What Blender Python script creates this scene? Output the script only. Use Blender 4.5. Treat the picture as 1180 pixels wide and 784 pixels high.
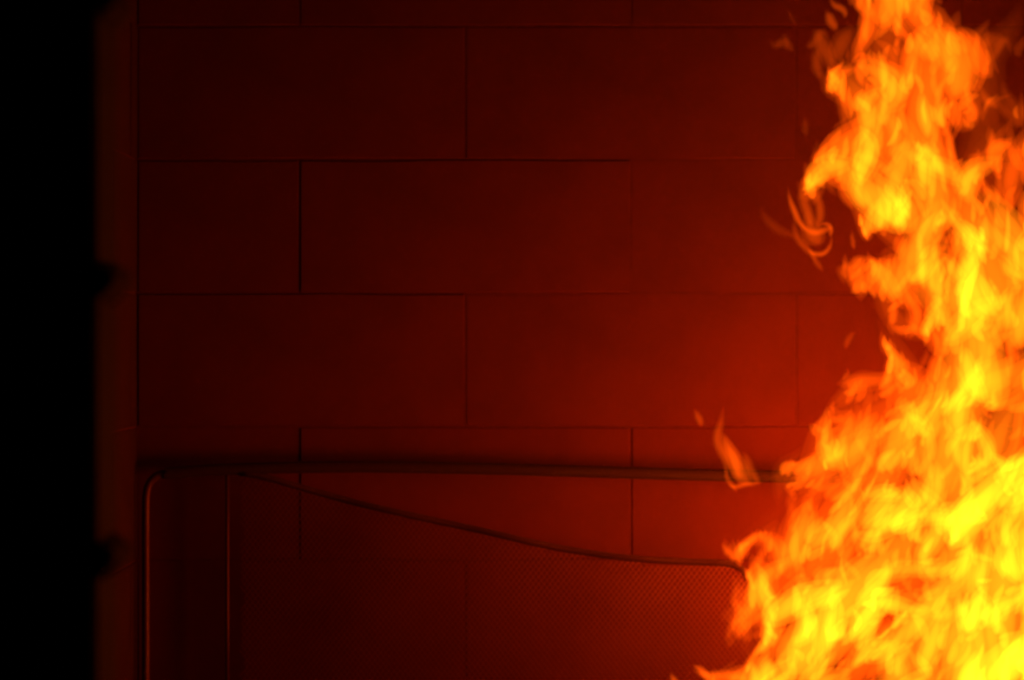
import bpy, bmesh, math, random
import numpy as np
from mathutils import Vector, Matrix

random.seed(11)
for o in list(bpy.data.objects):
    bpy.data.objects.remove(o)
SC = bpy.context.scene
COL = SC.collection

# ------------------------------------------------------------------ camera, world, light, exposure
F = 4620.0            # focal length in pixels of the 1180 px wide frame
DW = 6.0              # camera to back wall, metres
ZC = 0.53             # camera height
cam = bpy.data.cameras.new('camera')
cam.sensor_width = 36.0
cam.lens = F / 1180.0 * 36.0
cam.clip_end = 60
cam.dof.use_dof = True
cam.dof.focus_distance = 7.6
cam.dof.aperture_fstop = 9.0
camo = bpy.data.objects.new('camera', cam)
COL.objects.link(camo)
camo.location = (0, -DW, ZC)
camo.rotation_euler = (math.radians(90), 0, 0)
SC.camera = camo

w = bpy.data.worlds.new('night')
SC.world = w
w.use_nodes = True
w.node_tree.nodes['Background'].inputs[0].default_value = (0, 0, 0, 1)
w.node_tree.nodes['Background'].inputs[1].default_value = 0.0

vs = SC.view_settings
vs.view_transform = 'Standard'
vs.look = 'None'
vs.exposure = 0.0
vs.gamma = 1.0
vs.use_curve_mapping = False
cy = SC.cycles
cy.max_bounces = 8
cy.diffuse_bounces = 2
cy.glossy_bounces = 3
cy.transparent_max_bounces = 160
cy.volume_bounces = 0
cy.use_denoising = True
cy.sample_clamp_indirect = 6.0


def at(px, py, d):
    """photo pixel at distance d from the camera -> world point"""
    return Vector(((px - 590) / F * d, d - DW, ZC + (392 - py) / F * d))


LAMPS = [(985, 575, 5.73, 9.5, .14), (1000, 660, 5.46, 13.5, .12)]
for px, py, d, watt, rad in LAMPS:      # the light of the flames, from within the fire
    L = bpy.data.lights.new('flame_light', 'POINT')
    L.energy = watt
    L.color = (1.0, 0.07, 0.003)
    L.shadow_soft_size = rad
    lo = bpy.data.objects.new('flame_light', L)
    lo.location = at(px, py, d)
    COL.objects.link(lo)


# ------------------------------------------------------------------ helpers
def link(name, me, mat, parent=None):
    o = bpy.data.objects.new(name, me)
    if mat is not None and not me.materials:
        me.materials.append(mat)
    COL.objects.link(o)
    if parent is not None:
        o.parent = parent
    return o


def mesh(name, verts, faces, smooth=False):
    me = bpy.data.meshes.new(name)
    me.from_pydata([tuple(v) for v in verts], [], faces)
    me.validate()
    bm = bmesh.new()
    bm.from_mesh(me)
    bmesh.ops.recalc_face_normals(bm, faces=bm.faces)
    bm.to_mesh(me)
    bm.free()
    if smooth:
        me.polygons.foreach_set('use_smooth', [True] * len(me.polygons))
    return me


def box(x0, x1, y0, y1, z0, z1):
    v = [(x, y, z) for x in (x0, x1) for y in (y0, y1) for z in (z0, z1)]
    f = [(0, 1, 3, 2), (4, 6, 7, 5), (0, 4, 5, 1), (2, 3, 7, 6), (0, 2, 6, 4), (1, 5, 7, 3)]
    return v, f


def smooth_path(P, n):
    """Catmull-Rom through P, n points"""
    P = np.array(P, float)
    Q = np.vstack([2 * P[0] - P[1], P, 2 * P[-1] - P[-2]])
    out = []
    m = len(P) - 1
    for t in np.linspace(0, m, n):
        i = min(int(t), m - 1)
        u = t - i
        a, b, c, d = Q[i], Q[i + 1], Q[i + 2], Q[i + 3]
        out.append(.5 * ((2 * b) + (c - a) * u + (2 * a - 5 * b + 4 * c - d) * u * u + (3 * b - a - 3 * c + d) * u ** 3))
    return np.array(out)


def tube(P, R, sides=8, verts=None, faces=None):
    """closed round tube along P with radius R (number or list)"""
    verts = [] if verts is None else verts
    faces = [] if faces is None else faces
    P = [Vector(p) for p in P]
    n = len(P)
    R = [R] * n if isinstance(R, (int, float)) else R
    b0 = len(verts)
    up = None
    for i in range(n):
        T = (P[min(i + 1, n - 1)] - P[max(i - 1, 0)]).normalized()
        if up is None:
            up = Vector((0, 1, 0)) if abs(T.y) < .9 else Vector((1, 0, 0))
        A = (up - T * up.dot(T)).normalized()
        up = A
        B = T.cross(A)
        for k in range(sides):
            a = 2 * math.pi * k / sides
            verts.append(P[i] + (A * math.cos(a) + B * math.sin(a)) * R[i])
    for i in range(n - 1):
        for k in range(sides):
            k2 = (k + 1) % sides
            faces.append((b0 + i * sides + k, b0 + i * sides + k2, b0 + (i + 1) * sides + k2, b0 + (i + 1) * sides + k))
    faces.append(tuple(b0 + k for k in range(sides))[::-1])
    faces.append(tuple(b0 + (n - 1) * sides + k for k in range(sides)))
    return verts, faces


def empty(name, loc, label=None, cat=None, group=None, kind=None):
    o = bpy.data.objects.new(name, None)
    o.empty_display_size = .1
    o.location = loc
    COL.objects.link(o)
    tag(o, label, cat, group, kind)
    return o


def tag(o, label=None, cat=None, group=None, kind=None):
    if label: o['label'] = label
    if cat: o['category'] = cat
    if group: o['group'] = group
    if kind: o['kind'] = kind
    return o


# ------------------------------------------------------------------ materials
def stone(name, base, dark, rough=.92, scale=9.0, bump=.25):
    m = bpy.data.materials.new(name)
    m.use_nodes = True
    nt = m.node_tree
    b = nt.nodes['Principled BSDF']
    b.inputs['Roughness'].default_value = rough
    b.inputs['Specular IOR Level'].default_value = .2
    tc = nt.nodes.new('ShaderNodeTexCoord')
    n1 = nt.nodes.new('ShaderNodeTexNoise')
    n1.inputs['Scale'].default_value = scale
    n1.inputs['Detail'].default_value = 5
    n2 = nt.nodes.new('ShaderNodeTexNoise')
    n2.inputs['Scale'].default_value = scale * 14
    n2.inputs['Detail'].default_value = 3
    nt.links.new(tc.outputs['Object'], n1.inputs['Vector'])
    nt.links.new(tc.outputs['Object'], n2.inputs['Vector'])
    r = nt.nodes.new('ShaderNodeValToRGB')
    r.color_ramp.elements[0].color = (*dark, 1)
    r.color_ramp.elements[1].color = (*base, 1)
    r.color_ramp.elements[0].position = .3
    r.color_ramp.elements[1].position = .62
    nt.links.new(n1.outputs['Fac'], r.inputs['Fac'])
    nt.links.new(r.outputs['Color'], b.inputs['Base Color'])
    bp = nt.nodes.new('ShaderNodeBump')
    bp.inputs['Strength'].default_value = bump
    bp.inputs['Distance'].default_value = .0010
    nt.links.new(n2.outputs['Fac'], bp.inputs['Height'])
    nt.links.new(bp.outputs['Normal'], b.inputs['Normal'])
    return m


def metal(name, col, rough, metallic=1.0):
    m = bpy.data.materials.new(name)
    m.use_nodes = True
    nt = m.node_tree
    b = nt.nodes['Principled BSDF']
    b.inputs['Metallic'].default_value = metallic
    tc = nt.nodes.new('ShaderNodeTexCoord')
    n = nt.nodes.new('ShaderNodeTexNoise')
    n.inputs['Scale'].default_value = 40
    n.inputs['Detail'].default_value = 4
    nt.links.new(tc.outputs['Object'], n.inputs['Vector'])
    r = nt.nodes.new('ShaderNodeValToRGB')
    r.color_ramp.elements[0].color = (*[c * .7 for c in col], 1)
    r.color_ramp.elements[1].color = (*col, 1)
    nt.links.new(n.outputs['Fac'], r.inputs['Fac'])
    nt.links.new(r.outputs['Color'], b.inputs['Base Color'])
    mr = nt.nodes.new('ShaderNodeMapRange')
    mr.inputs['To Min'].default_value = rough * .85
    mr.inputs['To Max'].default_value = rough * 1.2
    nt.links.new(n.outputs['Fac'], mr.inputs['Value'])
    nt.links.new(mr.outputs['Result'], b.inputs['Roughness'])
    return m


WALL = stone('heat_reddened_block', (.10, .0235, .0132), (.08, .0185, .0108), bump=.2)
WALLD = stone('dimmed_block', (.036, .0098, .006), (.027, .0075, .0044), bump=.2)  # darker copy of the wall block; the left wall's dimness is in the colour
MORTAR = stone('sooty_mortar', (.09, .021, .012), (.07, .017, .010), scale=30)
PLASTER = stone('smoked_plaster', (.07, .03, .022), (.05, .02, .015), scale=4)
SHADED = stone('shade_black_block', (.010, .009, .008), (.006, .006, .005), scale=12)  # near-black block colour, standing in for the unlit side of the wall
FLOORM = stone('charred_concrete', (.07, .05, .045), (.03, .025, .02), scale=5)
STEEL = metal('shaded_steel', (.026, .0075, .005), .85, 0)  # the rail's unlit shade put into a darker copy of the frame steel
BAR = metal('lit_steel_bar', (.085, .027, .014), .5, .2)  # lighter copy of the frame steel, firelight put into posts and uprights
WIRE = metal('scorched_wire', (.135, .031, .017), .6, 0)
HEM = metal('scorched_edge_wire', (.045, .012, .0075), .85, 0)

FLAME_RGB = (10.0, 1.0, .018)
RED_K, RED_MIN, RED_MAX = 1.7, 5.4, 10.0
flame_mats = {}


def flame_mat(s, a):
    """burning gas: it glows in its volume, and a little along its sheet; strength s per metre, in steps of 12 percent; brighter gas (a) is hotter and yellower"""
    k = round(math.log(max(s, .02)) / math.log(1.12))
    red = min(max(RED_K / max(a, .001), RED_MIN), RED_MAX)
    h = round(math.log(red) / math.log(1.3))
    if (k, h) in flame_mats:
        return flame_mats[k, h]
    rgb = (1.3 ** h, FLAME_RGB[1], FLAME_RGB[2], 1)
    s = 1.12 ** k
    m = bpy.data.materials.new('flame_gas')
    m.use_nodes = True
    nt = m.node_tree
    nt.nodes.clear()
    out = nt.nodes.new('ShaderNodeOutputMaterial')
    ev = nt.nodes.new('ShaderNodeEmission')
    ev.inputs['Color'].default_value = rgb
    ev.inputs['Strength'].default_value = s
    nt.links.new(ev.outputs[0], out.inputs['Volume'])
    tr = nt.nodes.new('ShaderNodeBsdfTransparent')
    es = nt.nodes.new('ShaderNodeEmission')
    es.inputs['Color'].default_value = rgb
    es.inputs['Strength'].default_value = s * .0004
    ad = nt.nodes.new('ShaderNodeAddShader')
    nt.links.new(tr.outputs[0], ad.inputs[0])
    nt.links.new(es.outputs[0], ad.inputs[1])
    nt.links.new(ad.outputs[0], out.inputs['Surface'])
    m.cycles.emission_sampling = 'NONE'
    flame_mats[k, h] = m
    return m


# ------------------------------------------------------------------ room shell
XL = (158 - 590) / 770.0          # left wall plane
XR, ZT, YF = 2.3, 2.4, -3.0
BL, BH, JT = .496, .2, .0036      # block length, course height, joint


def block_mesh(l, h, d=.06, rng=random):
    """a block with worn, uneven front edges; front face at y = 0, body behind it"""
    e = .0010
    nx = 5
    def row(z, y, j):
        return [Vector((-l / 2 + l * i / nx + (e * (1 if i == 0 else -1 if i == nx else 0) if j else 0),
                        y, z + (rng.uniform(-.0016, .0016) if j and 0 < i < nx else 0))) for i in range(nx + 1)]
    rows = [row(-h / 2, d, 0), row(-h / 2, e, 0), row(-h / 2 + e, 0, 1), row(h / 2 - e, 0, 1), row(h / 2, e, 0), row(h / 2, d, 0)]
    v, f = [], []
    for r in rows:
        v += r
    n = nx + 1
    for a in range(5):
        for i in range(nx):
            f.append((a * n + i, a * n + i + 1, (a + 1) * n + i + 1, (a + 1) * n + i))
    f.append(tuple(a * n for a in range(6)))
    f.append(tuple(a * n + nx for a in range(6))[::-1])
    return mesh('block', v, f)


block_cache = {}


def lay_blocks(parent, mat, u0, u1, z0, z1, phase, place, zoff=0.0, skip=None):
    """running bond between u0..u1 and z0..z1; place(u, z) -> matrix of a block whose front faces the room"""
    k0 = math.floor((z0 - zoff) / BH + 1e-6)
    k = k0
    while zoff + k * BH < z1 - .01:
        za, zb = max(z0, zoff + k * BH), min(z1, zoff + (k + 1) * BH)
        off = phase + (k % 2) * BL / 2
        i = math.floor((u0 - off) / BL + 1e-6)
        while off + i * BL < u1 - .01:
            ua, ub = max(u0, off + i * BL), min(u1, off + (i + 1) * BL)
            i += 1
            if ub - ua < .02 or zb - za < .02:
                continue
            if skip and skip((ua + ub) / 2, (za + zb) / 2):
                continue
            key = (round(ub - ua, 3), round(zb - za, 3), random.randrange(4), mat.name)
            if key not in block_cache:
                block_cache[key] = block_mesh(key[0] - JT, key[1] - JT)
            o = link('block', block_cache[key], mat, parent)
            o.matrix_local = place((ua + ub) / 2, (za + zb) / 2) @ Matrix.Translation((0, random.uniform(-.001, .001), 0)) \
                @ Matrix.Rotation(random.uniform(-.003, .003), 4, 'X')
        k += 1


def shell(name, b, mat):
    o = link(name, mesh(name, *box(*b)), mat)
    o['kind'] = 'structure'
    return o


wall_back = shell('wall_back', (XL - .1, XR + .1, .0011, .12, 0, ZT), MORTAR)
lay_blocks(wall_back, WALL, XL, XR, 0, ZT, .426 - BL, lambda u, z: Matrix.Translation((u, 0, z)))
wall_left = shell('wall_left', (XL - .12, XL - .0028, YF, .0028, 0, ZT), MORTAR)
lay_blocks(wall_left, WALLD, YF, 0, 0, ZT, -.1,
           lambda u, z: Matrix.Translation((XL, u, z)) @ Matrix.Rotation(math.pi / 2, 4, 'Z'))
shell('wall_right', (XR, XR + .1, YF - .15, .0028, 0, ZT), PLASTER)
shell('ceiling', (XL - .12, XR + .1, YF - .15, .12, ZT, ZT + .1), PLASTER)
shell('floor', (-3.2, 3.2, -8.5, .12, -.1, 0), FLOORM)

# the dark wall one looks past: block coloured black for its shade, its end is the side of the opening
XJ = (135 - 590) / F * 3.0
ZJ = ZC + (392 - 632) / F * 3.0 - .2         # a course joint
wf = shell('wall_front', (-3.2, XJ - .012, YF - .14, YF, 0, ZT), SHADED)
lay_blocks(wf, SHADED, -3.2, XJ, 0, ZT, XJ - 20 * BL, lambda u, z: Matrix.Translation((u, YF - .15, z)), zoff=ZJ - .2)
def end_block(z0, z1):
    me = mesh('block', *box(XJ - .05, XJ, YF - .145, YF - .001, z0 + .004, z1 - .004))
    bm = bmesh.new(); bm.from_mesh(me)
    bmesh.ops.bevel(bm, geom=list(bm.edges), offset=.005, segments=2, affect='EDGES')
    bm.to_mesh(me); bm.free()
    return me
zs = [0] + [ZJ + .2 * k for k in range(-0, 12) if 0 < ZJ + .2 * k < ZT] + [ZT]
for a, b in zip(zs[:-1], zs[1:]):
    link('block', end_block(a, b), SHADED, wf)
for i, z in enumerate(zs[1:-1]):              # mortar squeezed out between the courses
    v, f = [], []
    n = 9
    for yi in range(n):
        y = YF - .146 + .145 * yi / (n - 1)
        s = .85 + .15 * math.sin(yi * 2.1 + i)
        if yi in (0, n - 1):
            s *= .75
        prof = [(-.010, -.021), (.002, -.018), (.009, -.011), (.0145, -.004), (.0155, .002), (.011, .008), (.003, .013), (-.010, .016)]
        v += [(XJ + px * s, y, z + pz * s) for px, pz in prof]
    m_ = 8
    for yi in range(n - 1):
        for q in range(m_):
            q2 = (q + 1) % m_
            f.append((yi * m_ + q, yi * m_ + q2, (yi + 1) * m_ + q2, (yi + 1) * m_ + q))
    f.append(tuple(range(m_))); f.append(tuple((n - 1) * m_ + q for q in range(m_))[::-1])
    link('mortar_bead', mesh('mortar_bead', v, f, True), SHADED, wf)
XO = 1.9
shell('wall_front_right', (XO, 3.2, YF - .15, YF, 0, ZT), SHADED)
shell('trim_1', (XJ - .012, XO, YF - .15, YF, 2.0, ZT), SHADED)     # the wall over the opening

# ------------------------------------------------------------------ steel frame with its sagging wire mesh
DF = 5.955
base = at(780, 800, DF); base.z = 0
frame = empty('steel_frame', base, 'scorched steel tube frame with sagging wire mesh standing against the block wall', 'frame')


def loc(p):
    return Vector(p) - base


def framept(px, py, dy=0.0):
    return loc(at(px, py, DF - dy))


rail_px = [(190, 545.3), (198, 545), (262, 541), (400, 538), (540, 540), (640, 542.5), (720, 545), (830, 548), (900, 549.5), (1000, 551), (1110, 553),
           (1250, 555), (1370, 557)]
tv, tf = tube(smooth_path([framept(*p) for p in rail_px], 60), .0088, 12)
link('top_rail', mesh('top_rail', tv, tf, True), STEEL, frame)
for post_px in ([(168, 800), (168, 690), (168, 590), (169, 568), (173, 556), (182, 548), (196, 545)],
                [(1364, 557), (1380, 559), (1391, 564), (1397, 574), (1400, 592), (1400, 690), (1400, 800)]):
    pp = [framept(*p) for p in post_px]
    for p in pp:
        p.z = max(p.z, 0.0)
    tv, tf = tube(smooth_path(pp, 40), .0058, 12)
    link('post', mesh('post', tv, tf, True), BAR, frame)
for px, top in ((262, 541), (1306, 556)):
    a = framept(px, top + 2); b = framept(px, 800); b.z = 0
    v, f = tube([a, a.lerp(b, .33), a.lerp(b, .66), b], .0030, 12)
    link('upright', mesh('upright', v, f, True), BAR, frame)

edge_px = [(276, 545), (300, 549), (340, 560), (400, 577), (450, 589), (500, 600), (560, 613), (640, 631), (720, 643), (790, 647.5), (838, 650), (856, 657), (865, 672)]
edge = smooth_path(edge_px, 200)
XA, XB = edge_px[0][0], edge_px[-1][0]


def edge_y(x):
    return float(np.interp(x, edge[:, 0], edge[:, 1]))


def sheet(px, py):
    """the mesh hangs a little proud of the frame and bellies out towards the fire"""
    t = (px - XA) / (XB - XA)
    top = edge_y(px)
    s = max(0.0, min(1.0, (py - top) / max(805 - top, 1)))
    dy = .003 + .07 * t ** 1.5 + .03 * math.sin(math.pi * s) * t + .004 * math.sin(px * .045 + s * 4)
    return framept(px, py, dy)


v, f = [], []
hem = [sheet(x, edge_y(x)) for x in np.linspace(XA, XB - .5, 60)]
tube(hem, .0048, 8, v, f)
link('hem', mesh('hem', v, f, True), HEM, frame)
v, f = [], []
PU, PV = 6.4, 5.0                 # diamond pitch in photo pixels
for sgn in (1, -1):
    k = int((XA - 400 * PU / PV) / PU)
    while k * PU < XB + 400 * PU / PV:
        run = []
        for py in np.arange(540, 806, PV * 1.5):
            px = k * PU + sgn * (py - 540) * PU / PV * .5 * 1.2
            ok = XA <= px <= XB and py >= edge_y(px) and py <= 800
            if ok:
                run.append(sheet(px, py) + Vector((0, sgn * .0006, 0)))
            if (not ok or py + PV * 1.5 >= 806) and run:
                if len(run) > 1:
                    tube(run, .00062, 3, v, f)
                run = []
        k += 1
wm = link('wire_mesh', mesh('wire_mesh', v, f), WIRE, frame)
wm['kind'] = 'stuff'

# ------------------------------------------------------------------ the fire
# flames: eight points up the middle of each flame (half pixels of the photo, at the flame's distance), half width (tenths of a pixel), brightness
DFIRE = 5.75
FLAMES = [
(2136,1169,2158,1144,2181,1093,2203,1002,2222,878,2231,743,2225,627,2207,548,400,333),
(2040,1560,2110,1536,2161,1473,2198,1360,2234,1210,2281,1057,2340,928,2403,833,440,332),
(1811,1564,1830,1540,1860,1504,1901,1451,1953,1385,2010,1319,2066,1262,2116,1219,439,509),
(2299,1593,2308,1519,2305,1429,2311,1328,2341,1227,2386,1143,2423,1078,2429,1020,419,504),
(2118,563,2129,531,2128,481,2102,409,2053,322,1996,242,1953,178,1936,131,426,160),
(2330,820,2332,777,2324,723,2300,656,2264,578,2233,499,2220,427,2235,368,440,244),
(2109,533,2088,512,2064,490,2034,467,2001,441,1972,413,1950,382,1938,347,316,399),
(1846,1389,1874,1335,1905,1279,1940,1219,1981,1156,2032,1093,2095,1034,2168,982,415,132),
(2088,1441,2088,1393,2094,1334,2094,1264,2078,1182,2043,1094,2001,1005,1970,924,440,103),
(2207,381,2158,351,2131,309,2130,252,2144,182,2157,109,2157,45,2142,-2,440,155),
(2251,735,2224,706,2191,682,2162,654,2146,618,2144,578,2147,537,2143,497,394,232),
(1946,1617,1967,1561,1993,1512,2029,1477,2073,1454,2116,1436,2152,1414,2178,1383,352,126),
(2084,1117,2116,1052,2131,991,2127,942,2109,904,2084,874,2061,846,2047,815,395,114),
(1658,1423,1734,1410,1787,1372,1819,1310,1844,1233,1875,1157,1919,1091,1974,1038,339,65),
(2194,1672,2210,1628,2224,1583,2234,1538,2240,1491,2243,1445,2242,1398,2239,1351,395,614),
(2189,1269,2200,1241,2221,1208,2254,1171,2295,1131,2330,1095,2352,1066,2359,1042,246,846),
(1965,335,2028,248,2049,161,2047,84,2045,23,2052,-15,2063,-44,2066,-82,428,36),
(1885,1153,1895,1082,1925,1025,1980,987,2044,954,2083,905,2074,827,2020,733,436,50),
(2308,948,2295,927,2288,897,2282,857,2274,809,2263,761,2249,718,2236,685,264,355),
(2273,472,2276,441,2282,411,2290,382,2300,353,2312,325,2326,298,2342,272,350,14),
(2255,1673,2277,1633,2294,1588,2319,1545,2363,1518,2416,1509,2470,1509,2523,1500,379,870),
(2320,667,2347,641,2362,611,2359,574,2338,533,2310,492,2284,456,2267,425,238,289),
(2194,231,2202,210,2213,188,2219,160,2213,128,2198,98,2180,71,2169,46,242,201),
(1971,441,1943,410,1924,381,1927,352,1954,325,1992,296,2026,264,2041,228,255,151),
(2095,717,2090,697,2082,677,2074,658,2068,638,2063,618,2058,597,2049,578,231,84),
(1686,1624,1706,1622,1725,1613,1739,1590,1749,1556,1761,1520,1777,1491,1799,1473,247,242),
(2111,1319,2126,1283,2146,1251,2161,1216,2159,1181,2140,1150,2115,1122,2096,1092,184,454),
(2079,1647,2062,1615,2059,1580,2060,1548,2057,1520,2049,1493,2045,1465,2055,1435,242,277),
(1976,1242,2007,1229,2035,1213,2060,1195,2081,1175,2097,1153,2106,1126,2107,1095,206,595),
(2174,825,2169,805,2165,783,2163,758,2161,730,2158,699,2155,668,2151,638,216,106),
(2058,1094,2058,1055,2065,1020,2080,990,2103,964,2133,942,2163,919,2191,897,250,303),
(2173,94,2146,73,2122,47,2100,16,2082,-17,2069,-50,2064,-80,2064,-106,235,126),
(1770,1403,1766,1384,1764,1365,1762,1346,1757,1328,1748,1311,1739,1294,1732,1276,205,103),
(1760,1439,1787,1423,1813,1403,1841,1385,1873,1371,1908,1361,1944,1350,1976,1334,216,550),
(1939,1084,1922,1072,1909,1056,1901,1036,1900,1011,1902,983,1905,958,1906,935,134,176),
(1962,1483,1976,1454,1992,1430,2008,1410,2023,1393,2036,1378,2048,1363,2063,1349,187,787),
(2211,307,2218,287,2222,267,2222,246,2221,225,2218,205,2212,185,2202,167,242,62),
(2173,556,2166,507,2164,461,2163,421,2156,386,2148,354,2144,319,2148,277,263,170),
(2408,902,2402,861,2409,805,2423,731,2436,642,2441,553,2438,475,2432,416,286,440),
(1974,1112,1968,1090,1967,1066,1974,1040,1986,1014,1999,989,2012,967,2022,947,191,178),
(2323,494,2325,459,2328,426,2334,395,2343,366,2355,336,2368,306,2379,276,196,77),
(2043,260,2059,240,2064,218,2055,196,2035,176,2011,160,1988,148,1970,141,197,256),
(1986,429,1983,406,1989,384,1998,362,2003,340,1999,321,1990,305,1980,288,166,570),
(2356,1143,2356,1126,2354,1108,2354,1090,2356,1072,2360,1055,2365,1038,2369,1020,186,549),
(2154,782,2127,766,2092,755,2059,729,2039,682,2037,635,2037,602,2019,584,186,28),
(1967,153,1976,121,1989,94,2001,73,2006,53,2002,32,1992,9,1983,-18,134,86),
(2303,326,2291,258,2276,199,2271,154,2284,119,2312,86,2340,47,2352,-2,284,11),
(1827,1593,1830,1567,1823,1533,1802,1489,1769,1438,1733,1391,1705,1354,1686,1328,283,46),
(1861,445,1872,423,1883,403,1898,388,1919,381,1942,378,1960,372,1972,356,180,302),
(1826,1661,1846,1643,1862,1621,1876,1598,1894,1578,1915,1564,1940,1554,1969,1544,210,473),
(1799,1317,1792,1299,1782,1283,1774,1266,1773,1247,1779,1229,1787,1212,1792,1194,209,30),
(1812,1141,1825,1124,1840,1107,1857,1090,1878,1074,1902,1061,1925,1051,1948,1046,209,36),
(2427,1097,2459,1046,2473,995,2468,945,2457,894,2456,844,2474,794,2506,742,286,338),
(2309,737,2285,718,2263,697,2246,670,2237,637,2236,601,2241,563,2248,526,225,496),
(2031,1546,2054,1503,2083,1466,2112,1433,2136,1403,2156,1374,2175,1348,2197,1326,200,348),
(2396,1471,2403,1452,2406,1421,2402,1375,2392,1320,2378,1270,2364,1235,2354,1214,286,806),
(1983,695,1985,668,1991,645,2005,629,2023,619,2042,613,2055,606,2062,594,164,63),
(2045,700,2073,648,2097,600,2116,561,2134,530,2150,506,2164,482,2174,452,238,231),
(2030,66,2035,43,2047,16,2051,-15,2040,-52,2015,-88,1988,-126,1973,-168,242,202),
(2288,179,2272,164,2261,147,2253,127,2246,107,2237,89,2226,73,2216,59,174,93),
(2169,794,2192,776,2213,756,2233,738,2255,722,2278,708,2302,695,2324,679,207,351),
(2446,1325,2447,1289,2442,1253,2438,1218,2444,1184,2456,1151,2468,1119,2468,1084,263,419),
(1811,1318,1822,1287,1832,1258,1841,1235,1850,1217,1857,1199,1861,1177,1860,1149,177,207),
(2236,469,2223,442,2220,418,2231,401,2251,389,2274,380,2292,370,2302,357,179,220),
(1849,1111,1870,1088,1897,1069,1928,1052,1963,1035,1998,1017,2033,999,2065,983,222,132),
(1752,1672,1764,1651,1771,1627,1778,1604,1790,1582,1806,1563,1822,1544,1832,1522,243,780),
(2218,920,2237,901,2264,889,2298,878,2333,862,2363,839,2385,812,2404,787,267,214),
(1853,1282,1872,1257,1896,1237,1920,1216,1938,1191,1950,1163,1961,1134,1979,1110,158,243),
(2026,1672,2043,1651,2062,1632,2082,1613,2101,1593,2120,1574,2139,1554,2160,1537,254,659),
(2081,1249,2085,1220,2104,1200,2137,1192,2177,1192,2212,1194,2235,1197,2245,1199,132,352),
(1977,1218,1995,1203,2011,1186,2026,1168,2042,1153,2060,1141,2077,1130,2090,1117,142,418),
(1647,1321,1677,1294,1708,1268,1738,1242,1766,1213,1792,1182,1816,1151,1843,1120,167,4),
(1721,1430,1731,1405,1737,1377,1746,1350,1765,1327,1791,1309,1820,1293,1844,1272,144,171),
(2409,623,2414,572,2394,529,2375,493,2378,460,2405,434,2438,401,2455,351,186,182),
(2297,1169,2310,1161,2333,1152,2365,1135,2396,1108,2415,1075,2420,1043,2416,1016,215,493),
(1927,886,1953,882,1981,882,2011,881,2044,876,2075,867,2105,855,2133,843,133,50),
(2108,197,2104,184,2100,164,2100,138,2108,107,2122,81,2140,65,2158,56,166,147),
(1962,1544,1976,1526,1988,1510,1999,1496,2012,1487,2025,1480,2038,1474,2050,1463,113,413),
(1903,941,1934,924,1957,905,1972,887,1985,876,2002,872,2026,868,2054,860,154,32),
(2174,486,2208,431,2239,378,2258,330,2262,284,2258,242,2260,205,2280,177,286,14),
(2021,687,2022,670,2025,654,2030,638,2037,623,2045,608,2055,595,2067,583,182,101),
(2226,429,2208,413,2191,399,2173,389,2154,382,2131,376,2107,364,2083,346,165,239),
(1743,1510,1756,1495,1768,1478,1776,1458,1779,1437,1777,1417,1774,1401,1773,1388,100,393),
(1989,545,1994,539,1998,530,2001,515,2006,499,2012,483,2019,468,2025,455,97,226),
(2264,1080,2270,1071,2276,1059,2276,1044,2270,1026,2260,1005,2252,984,2253,965,122,409),
(1972,1403,1987,1383,2005,1365,2023,1349,2036,1333,2043,1316,2045,1299,2048,1286,129,587),
(1823,1490,1839,1476,1852,1462,1859,1446,1858,1428,1853,1408,1850,1389,1855,1372,165,530),
(1982,681,1972,665,1965,649,1960,634,1956,622,1951,611,1947,598,1948,583,88,56),
(2288,585,2271,573,2252,561,2231,544,2211,523,2194,499,2180,476,2167,456,97,342),
(1662,1622,1675,1607,1681,1589,1686,1571,1698,1557,1713,1550,1729,1546,1745,1538,149,73),
(2119,459,2086,438,2059,410,2032,383,2002,365,1967,356,1929,351,1891,340,118,117),
(2012,44,2007,31,1996,19,1986,6,1980,-10,1978,-29,1976,-48,1969,-64,132,82),
(2388,659,2371,621,2344,590,2314,563,2287,537,2272,512,2270,488,2274,464,165,220),
(2225,1462,2231,1450,2237,1436,2243,1417,2250,1396,2258,1375,2269,1358,2282,1345,142,718),
(2025,1402,2034,1395,2047,1393,2063,1395,2084,1401,2108,1406,2132,1407,2155,1404,150,436),
(2363,301,2358,286,2351,270,2341,252,2329,234,2318,216,2312,199,2311,182,104,15),
(1946,306,1948,276,1947,247,1943,220,1938,195,1932,172,1922,149,1907,127,117,42),
(1736,1563,1732,1513,1724,1479,1710,1465,1694,1467,1682,1468,1680,1456,1683,1427,153,8),
(2150,926,2153,911,2154,893,2152,873,2152,852,2155,832,2162,816,2172,802,110,127),
(2351,1093,2376,1072,2402,1045,2420,1003,2424,953,2419,909,2416,883,2427,872,161,316),
(2003,325,2000,297,1996,272,1995,250,1999,234,2010,221,2024,210,2035,198,133,243),
(2096,781,2107,757,2114,735,2112,715,2103,697,2092,680,2086,661,2090,640,114,114),
(2135,437,2130,420,2127,403,2126,387,2126,371,2129,355,2134,339,2140,324,123,418),
(2091,649,2102,644,2116,637,2130,625,2142,608,2152,589,2160,573,2170,563,127,307),
(2097,611,2085,579,2061,554,2033,526,2008,491,1993,451,1979,413,1960,379,135,29),
(1702,1476,1704,1457,1710,1441,1713,1426,1711,1412,1704,1401,1697,1390,1696,1375,132,108),
(2352,808,2350,789,2352,766,2357,738,2362,707,2364,678,2363,653,2360,632,165,257),
(2232,1381,2237,1361,2242,1341,2244,1320,2245,1299,2244,1280,2243,1262,2244,1246,165,337),
(2464,1490,2461,1471,2463,1446,2467,1412,2471,1373,2477,1334,2489,1303,2508,1282,165,252),
(1947,1114,1941,1084,1935,1055,1933,1031,1936,1010,1945,993,1954,976,1961,957,79,140),
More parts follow.
